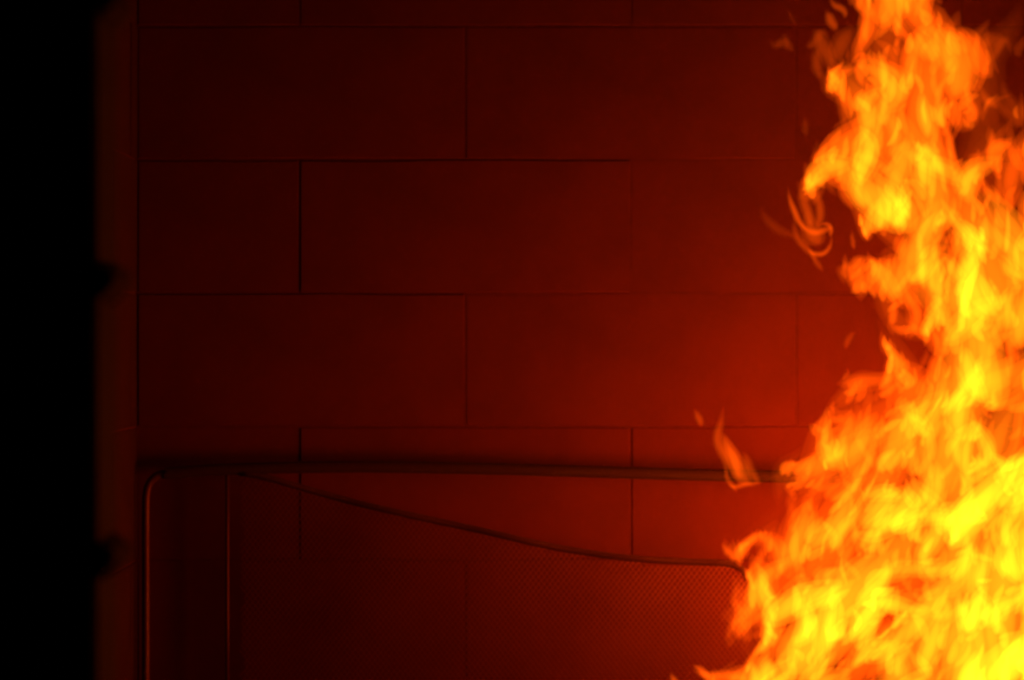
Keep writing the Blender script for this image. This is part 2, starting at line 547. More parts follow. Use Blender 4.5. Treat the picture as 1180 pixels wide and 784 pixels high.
(2276,932,2262,912,2249,892,2237,870,2231,847,2228,826,2227,810,2224,798,142,470),
(2129,778,2131,767,2136,756,2142,746,2148,735,2154,723,2159,709,2167,696,105,369),
(2158,1133,2147,1119,2138,1099,2132,1071,2129,1039,2128,1008,2128,983,2125,964,164,152),
(1780,1650,1808,1660,1839,1674,1871,1675,1902,1656,1926,1620,1944,1582,1965,1556,142,584),
(2079,1342,2095,1296,2106,1255,2112,1220,2117,1189,2123,1156,2131,1118,2141,1073,156,59),
(2220,1019,2211,994,2208,967,2212,935,2224,901,2244,869,2269,842,2298,822,155,325),
(1911,1154,1925,1150,1942,1142,1960,1126,1978,1103,1991,1075,2001,1047,2008,1021,112,178),
(2220,1108,2264,1091,2308,1076,2338,1052,2351,1013,2353,964,2360,916,2385,880,133,121),
(2317,1265,2318,1252,2317,1238,2316,1225,2316,1211,2317,1197,2317,1182,2316,1168,116,518),
(2194,171,2193,161,2188,148,2179,129,2169,107,2158,85,2149,69,2140,59,140,139),
(1982,253,1959,233,1939,217,1923,204,1913,193,1905,184,1895,176,1880,168,165,26),
(2098,506,2087,490,2077,476,2068,465,2061,456,2057,447,2054,436,2052,422,109,420),
(2159,1343,2150,1331,2141,1318,2134,1302,2131,1283,2134,1264,2140,1246,2149,1229,113,232),
(1784,1432,1778,1414,1772,1397,1766,1380,1760,1363,1755,1348,1751,1333,1746,1318,148,338),
(1957,634,1962,620,1968,608,1974,601,1984,599,1996,599,2010,598,2025,594,75,55),
(2056,1221,2077,1205,2097,1190,2115,1172,2129,1151,2137,1128,2142,1104,2147,1079,120,398),
(1974,1503,1979,1491,1985,1477,1993,1464,2004,1451,2017,1440,2028,1432,2037,1425,101,436),
(1856,467,1862,452,1869,438,1872,425,1871,412,1865,399,1859,386,1854,372,119,51),
(2469,780,2478,738,2483,697,2488,663,2494,635,2503,611,2511,588,2514,561,149,150),
(2018,1332,2045,1320,2072,1313,2102,1312,2133,1314,2163,1312,2190,1302,2214,1283,128,234),
(2282,388,2288,369,2292,353,2298,341,2306,335,2316,331,2326,325,2334,314,115,127),
(1791,1168,1797,1135,1798,1106,1802,1084,1812,1070,1829,1058,1846,1041,1858,1016,135,14),
(2019,536,2025,522,2030,508,2032,497,2030,486,2028,475,2029,463,2033,449,99,449),
(2239,1151,2235,1118,2228,1086,2225,1055,2230,1025,2240,996,2245,969,2239,943,100,361),
(2175,297,2172,288,2169,279,2167,269,2168,259,2171,248,2177,235,2183,221,85,294),
(2130,1563,2130,1536,2136,1511,2145,1487,2154,1465,2159,1444,2163,1424,2168,1406,142,360),
(2005,1279,2008,1267,2011,1257,2014,1249,2017,1242,2022,1234,2027,1223,2034,1209,88,412),
(2358,1349,2347,1333,2338,1318,2331,1303,2329,1285,2329,1266,2329,1245,2327,1225,161,572),
(2070,1675,2092,1668,2110,1657,2127,1644,2146,1631,2169,1619,2196,1609,2223,1600,165,418),
(2243,1627,2238,1610,2234,1593,2232,1576,2235,1558,2240,1538,2246,1518,2251,1496,165,926),
(1913,1277,1925,1255,1935,1234,1945,1217,1958,1203,1971,1189,1984,1170,1994,1144,103,331),
(2188,596,2197,584,2205,571,2214,558,2223,546,2233,534,2244,522,2253,510,131,136),
(2128,136,2114,114,2096,92,2078,67,2062,38,2048,7,2034,-23,2016,-46,81,70),
(2454,287,2463,260,2469,230,2472,195,2472,158,2473,119,2474,81,2478,45,154,110),
(2190,1222,2181,1217,2182,1208,2193,1192,2210,1170,2226,1147,2237,1129,2240,1117,112,517),
(2153,1663,2205,1667,2259,1674,2314,1665,2362,1630,2397,1577,2423,1523,2453,1476,160,944),
(1826,1279,1813,1267,1800,1256,1784,1248,1765,1244,1745,1245,1726,1249,1706,1253,119,53),
(2483,1349,2486,1309,2496,1264,2507,1212,2513,1155,2512,1096,2512,1041,2520,992,165,114),
(2498,538,2495,521,2487,498,2476,467,2464,431,2457,395,2457,365,2459,342,165,105),
(2191,1346,2203,1329,2215,1312,2223,1295,2228,1278,2230,1262,2229,1245,2230,1227,103,518),
(2236,736,2230,726,2224,713,2219,696,2218,679,2219,663,2222,651,2225,644,92,552),
(1914,1503,1917,1483,1916,1464,1916,1445,1920,1426,1925,1407,1931,1386,1933,1364,100,428),
(2076,50,2086,16,2094,-16,2103,-44,2119,-65,2141,-78,2166,-86,2190,-97,165,162),
(2056,457,2057,438,2062,418,2071,394,2081,368,2091,343,2097,320,2100,301,165,196),
(2516,1499,2505,1472,2494,1445,2495,1420,2511,1396,2537,1379,2562,1365,2576,1349,159,135),
(2366,972,2377,946,2392,924,2407,905,2417,887,2422,869,2426,850,2433,829,156,422),
(2138,320,2138,302,2136,286,2132,270,2129,254,2126,238,2124,221,2122,204,122,253),
(2064,349,2064,322,2061,295,2053,268,2040,243,2023,220,2004,200,1987,181,109,127),
(2484,789,2492,760,2508,732,2523,705,2532,675,2533,647,2533,623,2541,605,153,115),
(2213,657,2226,631,2239,606,2250,584,2259,564,2265,543,2269,521,2274,496,122,333),
(1922,225,1919,206,1919,190,1924,178,1936,170,1953,163,1970,156,1984,144,110,78),
(2374,438,2373,417,2376,396,2384,376,2394,355,2403,332,2405,306,2402,280,165,118),
(2236,477,2236,456,2238,438,2242,424,2245,412,2249,401,2252,387,2257,371,126,168),
(1868,1411,1883,1400,1898,1391,1909,1383,1917,1374,1924,1362,1933,1350,1945,1339,105,365),
(1904,1391,1923,1368,1933,1341,1939,1314,1947,1289,1959,1267,1972,1249,1982,1228,114,137),
(2134,1037,2137,1012,2147,983,2161,947,2173,906,2176,868,2169,836,2156,811,116,185),
(2008,555,2002,548,1997,538,1993,523,1986,505,1976,488,1965,474,1953,462,110,43),
(2211,1459,2217,1443,2218,1428,2217,1415,2214,1403,2211,1392,2211,1379,2214,1365,104,402),
(2105,1103,2103,1086,2101,1068,2099,1048,2097,1028,2097,1009,2098,993,2103,979,107,207),
(2236,658,2219,647,2205,635,2196,623,2191,612,2185,601,2176,591,2164,582,125,220),
(2312,1113,2313,1096,2313,1082,2310,1072,2304,1065,2296,1058,2287,1049,2282,1036,108,416),
(2071,239,2080,219,2086,201,2084,185,2072,170,2055,157,2041,142,2034,123,121,122),
(2130,55,2129,21,2130,-9,2129,-31,2128,-49,2126,-67,2127,-90,2132,-118,165,142),
(2308,1195,2339,1184,2377,1169,2423,1144,2467,1106,2501,1063,2522,1024,2534,992,164,166),
(1987,1153,2008,1143,2026,1137,2042,1136,2057,1139,2071,1145,2085,1150,2101,1154,131,331),
(1925,212,1927,203,1929,193,1929,184,1924,174,1917,166,1911,159,1908,150,81,95),
(2336,1544,2336,1530,2342,1515,2351,1497,2359,1477,2366,1454,2372,1430,2381,1408,151,451),
(1746,1588,1753,1575,1760,1562,1766,1551,1770,1541,1772,1532,1774,1524,1776,1516,93,449),
(2271,1449,2278,1436,2285,1421,2297,1406,2318,1395,2341,1384,2360,1370,2366,1349,139,443),
(2186,211,2187,192,2188,168,2190,136,2192,101,2197,68,2204,41,2213,21,153,40),
(2070,861,2068,851,2067,840,2065,829,2058,818,2049,807,2042,795,2039,781,91,184),
(2227,1094,2239,1086,2249,1079,2255,1072,2257,1065,2256,1057,2256,1049,2261,1041,71,436),
(2148,147,2148,134,2146,123,2140,113,2132,105,2123,95,2115,84,2109,70,108,200),
(1783,1672,1795,1660,1806,1646,1814,1631,1820,1615,1824,1598,1826,1581,1824,1563,131,445),
(2177,754,2175,749,2172,743,2168,734,2165,722,2162,711,2159,700,2155,693,74,276),
(2425,1629,2435,1602,2444,1576,2455,1556,2473,1543,2494,1534,2516,1522,2532,1504,164,254),
(1741,1363,1738,1357,1736,1350,1733,1341,1729,1332,1725,1323,1720,1315,1717,1309,68,146),
(2108,1254,2112,1247,2113,1240,2113,1231,2116,1223,2121,1215,2129,1208,2137,1198,77,420),
(2065,701,2056,680,2045,661,2035,644,2028,629,2022,615,2014,601,2004,587,98,147),
(1802,1095,1809,1089,1814,1081,1818,1074,1824,1070,1832,1070,1841,1068,1849,1062,65,118),
(1997,1275,1993,1266,1991,1258,1993,1250,1997,1243,2003,1235,2009,1226,2014,1216,70,302),
(2353,1422,2355,1406,2352,1390,2351,1376,2355,1363,2363,1352,2372,1341,2378,1327,88,394),
(2208,383,2201,371,2194,358,2190,344,2188,329,2186,312,2178,295,2163,282,68,94),
(2137,1010,2132,1002,2127,993,2122,983,2115,974,2106,966,2096,957,2089,947,99,398),
(1690,1298,1690,1288,1695,1277,1708,1266,1723,1256,1735,1245,1739,1235,1734,1222,84,36),
(1827,1095,1833,1088,1839,1082,1847,1076,1855,1069,1863,1063,1872,1056,1880,1050,85,129),
(2026,899,2033,891,2041,882,2047,870,2051,854,2052,837,2053,822,2055,810,75,114),
(1864,1256,1864,1247,1866,1237,1871,1227,1878,1217,1886,1206,1893,1197,1899,1190,90,236),
(1979,1101,1989,1089,1998,1076,2005,1061,2011,1045,2015,1027,2019,1010,2024,993,75,150),
(2211,1084,2207,1062,2204,1043,2204,1029,2209,1018,2217,1010,2222,1003,2221,993,80,289),
(2010,1526,2011,1519,2015,1513,2022,1506,2030,1499,2040,1493,2051,1488,2061,1485,79,394),
(2129,668,2127,651,2125,632,2123,613,2123,592,2122,572,2121,552,2117,533,87,269),
(2317,767,2323,744,2324,724,2322,709,2322,698,2327,687,2335,671,2343,649,99,278),
(1884,1595,1878,1582,1874,1567,1876,1552,1888,1537,1905,1523,1920,1511,1928,1497,99,272),
(1844,1303,1848,1295,1851,1286,1853,1278,1855,1270,1857,1261,1862,1253,1868,1245,70,253),
(2158,523,2162,517,2168,512,2174,507,2176,501,2173,494,2170,487,2169,481,62,258),
(2302,401,2301,395,2301,388,2301,379,2302,370,2303,362,2303,356,2301,351,63,118),
(1877,378,1880,374,1883,367,1888,359,1895,351,1901,342,1905,334,1905,327,68,121),
(1997,483,1990,470,1982,459,1976,447,1975,435,1978,423,1982,411,1983,399,98,240),
(1703,1589,1706,1578,1712,1564,1719,1547,1729,1528,1738,1511,1745,1496,1749,1485,79,88),
(2170,709,2165,689,2165,670,2165,652,2165,636,2163,620,2161,604,2162,588,70,246),
(2389,303,2377,287,2367,273,2361,261,2357,250,2355,239,2354,225,2353,207,82,22),
(2450,1373,2449,1362,2450,1349,2452,1336,2457,1322,2462,1310,2468,1301,2473,1294,99,408),
(1966,486,1960,472,1952,460,1945,450,1941,440,1939,432,1938,424,1935,418,78,47),
(2174,965,2179,949,2188,936,2199,924,2210,912,2219,899,2226,884,2234,869,99,398),
(2065,85,2067,79,2067,73,2066,65,2066,57,2066,48,2067,40,2070,33,56,128),
(2273,1371,2262,1354,2261,1336,2266,1316,2271,1294,2275,1273,2278,1254,2285,1237,99,330),
(2050,519,2057,517,2066,512,2075,503,2085,490,2091,475,2093,462,2089,452,99,288),
(2244,118,2243,106,2244,96,2248,87,2255,78,2265,68,2274,55,2283,41,99,21),
(2365,645,2350,637,2337,629,2329,619,2325,609,2321,600,2314,593,2304,589,99,288),
(2028,214,2035,197,2038,181,2038,166,2035,153,2031,140,2027,127,2025,114,84,241),
(1686,1399,1688,1394,1690,1387,1692,1379,1696,1369,1699,1359,1702,1350,1703,1343,67,27),
(1928,453,1913,430,1897,411,1884,394,1878,377,1880,359,1883,341,1881,319,93,28),
(1952,659,1944,645,1938,633,1936,624,1938,618,1944,615,1949,612,1952,609,63,17),
(2022,1016,2024,1008,2028,1001,2032,993,2034,984,2034,975,2033,965,2033,956,74,158),
(1832,1210,1829,1193,1825,1177,1822,1162,1822,1149,1824,1136,1827,1125,1831,1113,81,23),
(1959,647,1966,638,1972,630,1978,622,1984,615,1988,609,1992,604,1994,598,71,95),
(2036,1094,2032,1082,2031,1071,2034,1062,2041,1054,2050,1047,2059,1041,2065,1033,91,292),
(1848,441,1855,435,1863,430,1870,424,1875,417,1879,409,1881,401,1886,395,66,226),
(2059,750,2057,745,2057,738,2058,727,2060,715,2061,701,2062,690,2061,681,71,65),
(1970,397,1974,390,1974,380,1972,368,1972,353,1974,336,1976,320,1974,307,78,219),
(2052,519,2050,505,2050,492,2049,480,2047,470,2043,461,2038,452,2031,442,74,450),
(2039,368,2025,350,2019,332,2020,314,2023,297,2025,279,2021,259,2014,239,79,177),
(2053,1452,2059,1446,2064,1439,2069,1432,2075,1425,2081,1419,2086,1413,2091,1407,61,477),
(1991,203,1982,182,1979,164,1982,152,1987,144,1990,136,1989,124,1984,107,74,98),
(2150,1172,2155,1156,2159,1139,2162,1121,2163,1103,2163,1087,2161,1073,2159,1060,99,254),
(1903,1477,1921,1472,1933,1467,1940,1462,1942,1457,1944,1449,1950,1438,1960,1425,75,512),
(2346,298,2346,290,2341,281,2331,269,2317,254,2304,238,2295,222,2290,209,99,14),
(1924,215,1923,205,1918,193,1915,181,1919,168,1929,158,1939,149,1946,140,56,155),
(1775,1484,1771,1467,1768,1451,1765,1437,1763,1426,1761,1416,1762,1408,1764,1399,64,278),
(1914,1674,1925,1665,1937,1653,1952,1639,1970,1625,1989,1616,2006,1612,2021,1612,99,167),
(1981,104,1987,88,1989,71,1991,53,1996,36,2005,20,2016,6,2025,-10,98,45),
(2160,678,2153,667,2148,655,2147,641,2151,626,2160,611,2172,599,2185,588,81,263),
(1908,1353,1907,1345,1907,1336,1909,1328,1915,1320,1923,1315,1931,1311,1939,1307,78,298),
(1899,1153,1906,1143,1912,1133,1921,1124,1932,1117,1943,1112,1951,1105,1956,1097,78,88),
(2121,853,2123,845,2127,838,2131,831,2134,824,2136,816,2136,808,2137,800,61,19),
(2327,873,2325,860,2326,846,2328,831,2328,816,2326,800,2325,785,2326,770,73,121),
(1929,1056,1924,1048,1920,1041,1917,1032,1918,1023,1920,1014,1923,1006,1925,998,69,191),
(1907,1605,1917,1597,1929,1587,1941,1571,1950,1547,1956,1520,1961,1494,1968,1473,82,127),
(2388,1201,2394,1194,2402,1186,2410,1174,2418,1161,2423,1148,2427,1138,2432,1130,98,661),
(2351,1604,2357,1594,2365,1582,2371,1561,2372,1536,2367,1512,2363,1495,2363,1482,99,1029),
(1877,476,1876,467,1878,460,1883,453,1889,446,1895,439,1899,431,1900,422,65,20),
(2257,1437,2261,1426,2268,1416,2274,1405,2273,1394,2267,1384,2260,1375,2256,1365,83,496),
(1972,259,1974,252,1974,244,1975,235,1977,227,1982,218,1987,211,1989,203,72,177),
(1999,1668,2003,1650,2006,1632,2010,1614,2020,1599,2032,1587,2046,1576,2059,1564,94,197),
(2148,270,2157,251,2162,233,2164,215,2169,200,2176,188,2187,177,2198,165,60,99),
(1936,1029,1945,1015,1953,1003,1959,993,1961,982,1962,969,1961,955,1963,939,96,120),
(2071,870,2075,867,2078,863,2081,856,2083,848,2084,840,2086,833,2087,828,52,107),
(2271,944,2280,941,2288,938,2290,932,2289,923,2288,913,2290,904,2298,897,75,259),
(1627,1603,1639,1593,1650,1584,1656,1577,1657,1570,1653,1561,1648,1550,1648,1538,99,37),
(1832,1362,1837,1349,1840,1338,1843,1331,1847,1329,1851,1329,1857,1329,1863,1326,60,104),
(2285,787,2288,776,2292,765,2297,752,2303,740,2310,729,2317,722,2325,717,99,194),
(1760,1601,1752,1590,1745,1578,1740,1566,1738,1554,1736,1542,1734,1532,1730,1523,91,282),
(2168,407,2166,392,2162,377,2154,363,2140,351,2124,341,2110,332,2099,322,89,271),
(2282,372,2279,360,2280,348,2283,338,2286,327,2287,317,2287,305,2287,293,70,71),
(2306,470,2297,460,2286,451,2275,441,2265,428,2257,414,2250,399,2242,386,86,58),
(2030,292,2032,280,2033,268,2035,254,2037,239,2038,223,2037,205,2036,189,70,199),
(1722,1340,1725,1334,1731,1326,1740,1313,1749,1297,1755,1281,1757,1267,1756,1257,94,68),
(1780,1497,1783,1486,1788,1476,1794,1466,1797,1456,1798,1446,1797,1435,1797,1424,57,156),
(2299,253,2293,243,2284,237,2274,231,2267,222,2263,212,2259,202,2251,196,80,26),
(2492,453,2494,439,2497,421,2501,399,2505,371,2507,340,2507,310,2505,283,99,76),
(1898,1067,1910,1059,1923,1054,1934,1047,1942,1038,1945,1026,1947,1013,1952,1002,83,220),
(2501,853,2504,832,2506,813,2509,794,2513,776,2520,757,2528,736,2537,713,98,101),
(2280,939,2295,934,2312,931,2329,926,2344,915,2356,898,2366,878,2377,858,99,95),
(2263,1226,2272,1220,2282,1213,2292,1203,2303,1192,2314,1183,2324,1176,2332,1172,99,241),
(2296,1465,2298,1457,2299,1447,2298,1436,2297,1424,2295,1412,2295,1402,2295,1394,86,503),
(2230,1017,2237,1013,2242,1007,2247,1000,2252,991,2257,982,2260,971,2261,960,65,296),
(2409,1623,2415,1611,2420,1596,2426,1579,2433,1558,2441,1536,2448,1514,2452,1493,99,954),
(2220,941,2230,933,2239,925,2244,917,2246,910,2247,902,2248,893,2250,883,69,378),
(1780,1568,1780,1555,1783,1544,1790,1535,1801,1529,1811,1524,1817,1516,1817,1505,72,280),
(2028,918,2032,913,2038,908,2044,903,2051,898,2059,892,2067,887,2075,883,73,96),
(1775,1274,1774,1271,1774,1267,1775,1261,1776,1255,1777,1248,1779,1241,1780,1235,49,108),
(2189,772,2184,756,2181,739,2178,722,2171,706,2161,692,2151,679,2143,663,84,177),
(2069,-38,2075,-50,2085,-63,2091,-79,2088,-101,2079,-123,2069,-145,2066,-168,98,389),
(1904,975,1919,970,1931,968,1941,968,1947,966,1951,962,1954,955,1959,947,74,62),
(1673,1481,1679,1466,1684,1452,1689,1438,1695,1426,1703,1415,1712,1405,1722,1393,68,28),
(1709,1292,1710,1282,1710,1274,1709,1268,1707,1263,1704,1258,1702,1251,1701,1242,65,64),
(2071,1565,2069,1553,2068,1540,2071,1528,2080,1516,2092,1504,2101,1491,2105,1476,88,274),
(1844,431,1850,424,1856,417,1862,410,1868,403,1874,396,1880,389,1886,382,71,48),
(2143,1421,2157,1420,2169,1419,2178,1414,2182,1406,2181,1395,2178,1381,2177,1367,99,288),
(1968,1258,1971,1246,1973,1236,1973,1228,1972,1222,1971,1215,1969,1206,1966,1194,77,183),
(2210,1143,2215,1139,2219,1133,2222,1125,2222,1116,2219,1106,2215,1097,2211,1088,58,347),
(1811,1331,1804,1315,1801,1299,1799,1285,1794,1273,1788,1263,1781,1252,1776,1238,99,107),
(2002,27,2003,5,2000,-16,1998,-36,1997,-56,2000,-74,2004,-91,2006,-108,60,280),
(2474,1236,2474,1223,2473,1210,2473,1197,2477,1185,2483,1173,2490,1162,2498,1151,99,446),
(2229,1675,2242,1662,2254,1646,2260,1626,2261,1602,2261,1575,2264,1551,2274,1531,99,1332),
(2248,283,2245,275,2245,265,2244,255,2240,244,2234,232,2227,219,2222,205,70,74),
(2231,125,2227,117,2223,108,2219,98,2216,88,2214,77,2211,68,2209,60,76,84),
(2096,1619,2114,1613,2131,1609,2144,1601,2154,1589,2161,1571,2170,1552,2183,1536,99,334),
(2491,215,2502,198,2507,179,2506,156,2503,131,2503,107,2509,86,2520,71,99,104)]
STREAKS = [
(1983,523,1983,519,1984,514,1984,509,1984,505,1983,500,1982,495,1981,491,40,235),
(2306,719,2303,710,2300,700,2297,690,2294,679,2293,669,2292,660,2292,654,77,244),
(1947,238,1943,228,1942,217,1942,205,1944,191,1945,178,1944,168,1940,160,49,141),
(1702,1289,1694,1280,1686,1272,1680,1265,1675,1260,1672,1253,1670,1246,1668,1237,77,14),
(2055,808,2052,804,2047,801,2042,797,2039,792,2038,785,2038,778,2037,770,55,135),
(2100,1251,2099,1242,2098,1232,2099,1221,2103,1209,2108,1198,2114,1188,2118,1178,57,351),
(1970,929,1977,922,1982,915,1986,908,1989,901,1991,895,1994,888,1998,882,67,61),
(2106,762,2099,760,2090,760,2082,762,2073,761,2065,758,2057,752,2049,747,74,62),
(1994,1568,2006,1555,2018,1542,2031,1530,2042,1517,2053,1503,2064,1489,2077,1476,72,75),
(2213,129,2208,120,2203,110,2197,100,2188,90,2179,79,2168,68,2160,54,77,114),
(2258,501,2261,492,2259,483,2255,476,2249,470,2246,463,2244,456,2243,447,74,182),
(2172,537,2178,523,2188,510,2198,495,2206,478,2210,461,2214,446,2220,434,71,102),
(1882,1012,1880,1001,1880,991,1881,984,1884,978,1888,972,1891,965,1893,956,53,46),
(2079,899,2089,892,2096,885,2098,877,2094,869,2087,861,2080,853,2075,843,67,163),
(1907,1188,1916,1179,1923,1172,1928,1167,1932,1164,1934,1160,1938,1156,1943,1150,53,224),
(1863,1296,1866,1289,1871,1283,1879,1278,1887,1273,1896,1268,1902,1263,1906,1258,68,155),
(2150,459,2149,447,2148,433,2148,416,2148,398,2150,381,2153,366,2157,354,66,219),
(2227,713,2229,695,2230,677,2233,660,2239,644,2247,628,2253,611,2252,594,74,505),
(1951,1188,1964,1180,1974,1169,1982,1155,1991,1140,2000,1124,2010,1110,2021,1096,43,141),
(2392,739,2394,721,2394,702,2393,683,2392,664,2391,647,2388,630,2384,614,77,468),
(2073,303,2073,297,2073,292,2072,287,2071,282,2070,277,2068,272,2066,268,44,186),
(2173,1502,2171,1494,2170,1486,2171,1476,2175,1465,2180,1454,2185,1443,2189,1432,75,296),
(2075,479,2078,471,2081,463,2083,455,2082,447,2080,438,2079,431,2078,423,54,340),
(1943,907,1951,906,1959,906,1965,904,1969,899,1970,891,1971,884,1974,876,60,71),
(1944,879,1945,872,1948,868,1951,864,1954,862,1955,859,1954,855,1952,847,35,26),
(2300,1062,2291,1043,2286,1025,2279,1008,2268,995,2254,984,2239,973,2228,958,76,155),
(1823,1378,1830,1367,1838,1359,1844,1352,1849,1346,1853,1341,1860,1336,1870,1333,67,190),
(1877,460,1873,454,1871,446,1870,437,1867,428,1863,420,1857,414,1851,410,68,147),
(2134,464,2128,456,2124,447,2120,437,2114,427,2104,421,2091,417,2075,415,77,179),
(2138,1566,2140,1555,2139,1545,2134,1536,2127,1528,2120,1519,2116,1509,2115,1499,77,249),
(2185,1533,2189,1525,2192,1517,2196,1508,2199,1498,2203,1486,2207,1474,2214,1463,72,306),
(2155,1330,2167,1327,2177,1320,2186,1313,2195,1305,2204,1297,2214,1288,2223,1277,77,290),
(1877,1351,1881,1346,1885,1340,1889,1333,1893,1326,1899,1318,1907,1312,1915,1306,74,164),
(2284,705,2283,693,2280,682,2275,671,2270,660,2265,649,2261,638,2256,627,76,320),
(2108,373,2113,367,2116,361,2118,355,2118,349,2117,341,2116,331,2117,320,66,311),
(2238,585,2236,576,2232,568,2227,562,2225,557,2223,550,2221,542,2217,532,63,314),
(1935,1332,1947,1329,1960,1322,1973,1311,1986,1299,1999,1289,2012,1283,2025,1280,77,135),
(2527,540,2525,532,2522,522,2519,507,2515,489,2511,469,2508,450,2507,433,77,93),
(1960,675,1968,671,1975,666,1980,656,1982,643,1983,631,1982,622,1983,617,77,75),
(1725,1483,1727,1476,1728,1469,1728,1462,1728,1454,1728,1447,1728,1440,1726,1434,39,24),
(1938,1490,1948,1481,1956,1472,1963,1462,1968,1454,1971,1447,1971,1440,1969,1433,67,310),
(2088,125,2092,119,2094,112,2096,104,2097,96,2098,88,2098,80,2097,72,66,138),
(1863,1154,1866,1143,1872,1133,1882,1123,1896,1112,1913,1102,1929,1093,1944,1084,69,44),
(2073,588,2070,581,2069,572,2070,561,2073,549,2077,538,2080,528,2082,520,77,49),
(2039,997,2043,991,2048,986,2053,981,2060,976,2066,972,2073,969,2081,967,58,231),
(1982,1285,1980,1279,1979,1272,1979,1265,1980,1257,1983,1249,1985,1241,1987,1234,50,116),
(2079,701,2073,685,2067,670,2060,655,2053,640,2043,627,2032,615,2020,603,71,124),
(2189,277,2186,268,2184,260,2183,253,2186,247,2191,241,2195,236,2197,229,52,143),
(2056,1420,2057,1413,2059,1404,2061,1394,2064,1382,2066,1369,2067,1356,2069,1346,76,212),
(2044,239,2049,230,2052,220,2055,209,2057,198,2059,188,2058,178,2053,169,75,224),
(2124,940,2133,925,2140,911,2143,901,2144,894,2144,889,2141,882,2138,873,65,147),
(2278,559,2264,552,2254,545,2248,539,2244,532,2237,524,2225,513,2208,500,72,335),
(2080,1085,2082,1077,2084,1069,2086,1062,2086,1054,2083,1047,2080,1040,2078,1033,48,205),
(2392,572,2394,541,2401,513,2409,487,2418,464,2426,444,2436,424,2450,407,77,139),
(2142,790,2138,783,2133,777,2126,772,2117,765,2110,758,2104,750,2101,740,75,66),
(2304,1087,2317,1081,2324,1076,2327,1070,2327,1065,2330,1059,2338,1052,2350,1043,67,471),
(2132,738,2136,731,2140,722,2147,711,2156,701,2167,693,2177,687,2182,681,69,126),
(2165,1187,2169,1177,2174,1170,2178,1166,2183,1164,2189,1163,2195,1160,2203,1155,61,233),
(2079,537,2081,528,2079,517,2075,506,2070,493,2068,479,2066,465,2062,452,77,287),
(2152,1323,2155,1318,2159,1312,2165,1304,2171,1293,2175,1279,2176,1266,2176,1253,77,160),
(2337,1138,2329,1137,2324,1133,2323,1125,2327,1114,2332,1101,2338,1089,2340,1081,73,454),
(1959,154,1958,146,1956,138,1955,133,1955,128,1955,123,1955,118,1955,110,44,18),
(2262,894,2261,885,2261,876,2260,866,2256,856,2252,845,2251,833,2255,822,70,282),
(2052,1377,2067,1376,2081,1377,2094,1377,2108,1377,2124,1378,2142,1380,2162,1383,76,94),
(2201,820,2201,813,2200,804,2200,794,2200,783,2202,773,2204,765,2206,757,74,190),
(1888,1532,1894,1516,1897,1494,1901,1464,1906,1429,1912,1393,1917,1362,1919,1337,77,282),
(1817,1227,1822,1213,1826,1200,1832,1188,1839,1179,1847,1170,1856,1162,1863,1152,54,63),
(2551,981,2537,961,2525,943,2519,927,2518,911,2519,895,2519,878,2515,859,77,100),
(2270,789,2260,778,2252,768,2249,759,2254,751,2261,742,2265,732,2261,723,77,328),
(2299,1656,2299,1648,2303,1638,2311,1627,2323,1616,2336,1606,2347,1600,2356,1596,77,1082),
(2519,1518,2524,1501,2531,1484,2538,1465,2541,1444,2539,1423,2534,1402,2528,1383,76,57),
(1994,1490,1998,1480,2003,1472,2008,1465,2013,1459,2016,1453,2020,1445,2026,1437,54,276),
(2334,1629,2324,1623,2316,1610,2314,1588,2316,1559,2320,1533,2320,1516,2314,1509,75,684),
(2115,1183,2117,1165,2111,1152,2102,1143,2095,1136,2092,1127,2091,1116,2087,1102,77,272),
(1802,1099,1802,1092,1802,1085,1803,1079,1805,1073,1808,1069,1812,1065,1816,1062,41,77),
(1733,1407,1734,1396,1734,1385,1733,1374,1732,1363,1732,1352,1731,1341,1728,1330,60,237),
(1925,969,1920,962,1917,955,1916,949,1916,943,1918,937,1920,930,1921,922,57,44),
(1999,675,2000,661,2003,646,2006,632,2008,618,2006,605,2002,592,1999,578,74,54),
(2239,1117,2246,1109,2254,1102,2260,1094,2264,1085,2267,1073,2269,1061,2274,1048,76,233),
(1907,217,1907,209,1909,202,1911,196,1915,191,1920,187,1925,182,1929,177,49,93),
(2391,191,2395,177,2408,163,2422,145,2432,121,2434,98,2430,79,2430,65,77,63),
(2036,698,2035,689,2034,681,2035,673,2036,666,2037,658,2036,650,2034,641,62,121),
(2277,827,2283,814,2288,801,2296,790,2306,781,2317,774,2327,769,2337,763,77,120),
(2170,557,2182,554,2193,549,2202,543,2212,536,2221,529,2230,523,2240,518,77,41),
(2273,611,2268,600,2265,590,2262,582,2260,576,2258,572,2256,568,2253,564,58,304),
(1835,1327,1838,1306,1835,1286,1831,1269,1830,1255,1832,1242,1835,1229,1834,1214,77,156),
(2124,981,2130,975,2134,969,2138,963,2142,957,2145,951,2148,946,2149,940,46,257),
(2032,486,2035,470,2035,453,2033,434,2027,414,2019,397,2009,383,1999,373,73,109),
(2365,911,2367,901,2367,891,2366,879,2364,868,2364,857,2365,848,2369,840,73,254),
(2323,372,2325,360,2328,347,2330,333,2329,317,2327,301,2327,284,2332,269,77,22),
(2030,1284,2030,1276,2030,1269,2031,1262,2031,1255,2032,1248,2033,1240,2034,1231,52,193),
(2312,1338,2312,1325,2307,1313,2301,1301,2299,1287,2301,1272,2307,1257,2314,1239,70,347),
(2011,1386,2014,1375,2019,1368,2026,1365,2035,1364,2045,1363,2055,1359,2065,1351,77,484),
(1919,1409,1918,1400,1920,1392,1925,1384,1934,1376,1944,1369,1954,1362,1963,1355,70,369),
(2275,110,2273,102,2272,94,2273,87,2274,82,2276,77,2277,72,2275,67,55,16),
(2374,1053,2382,1040,2385,1025,2385,1010,2384,995,2385,980,2388,967,2391,953,75,193),
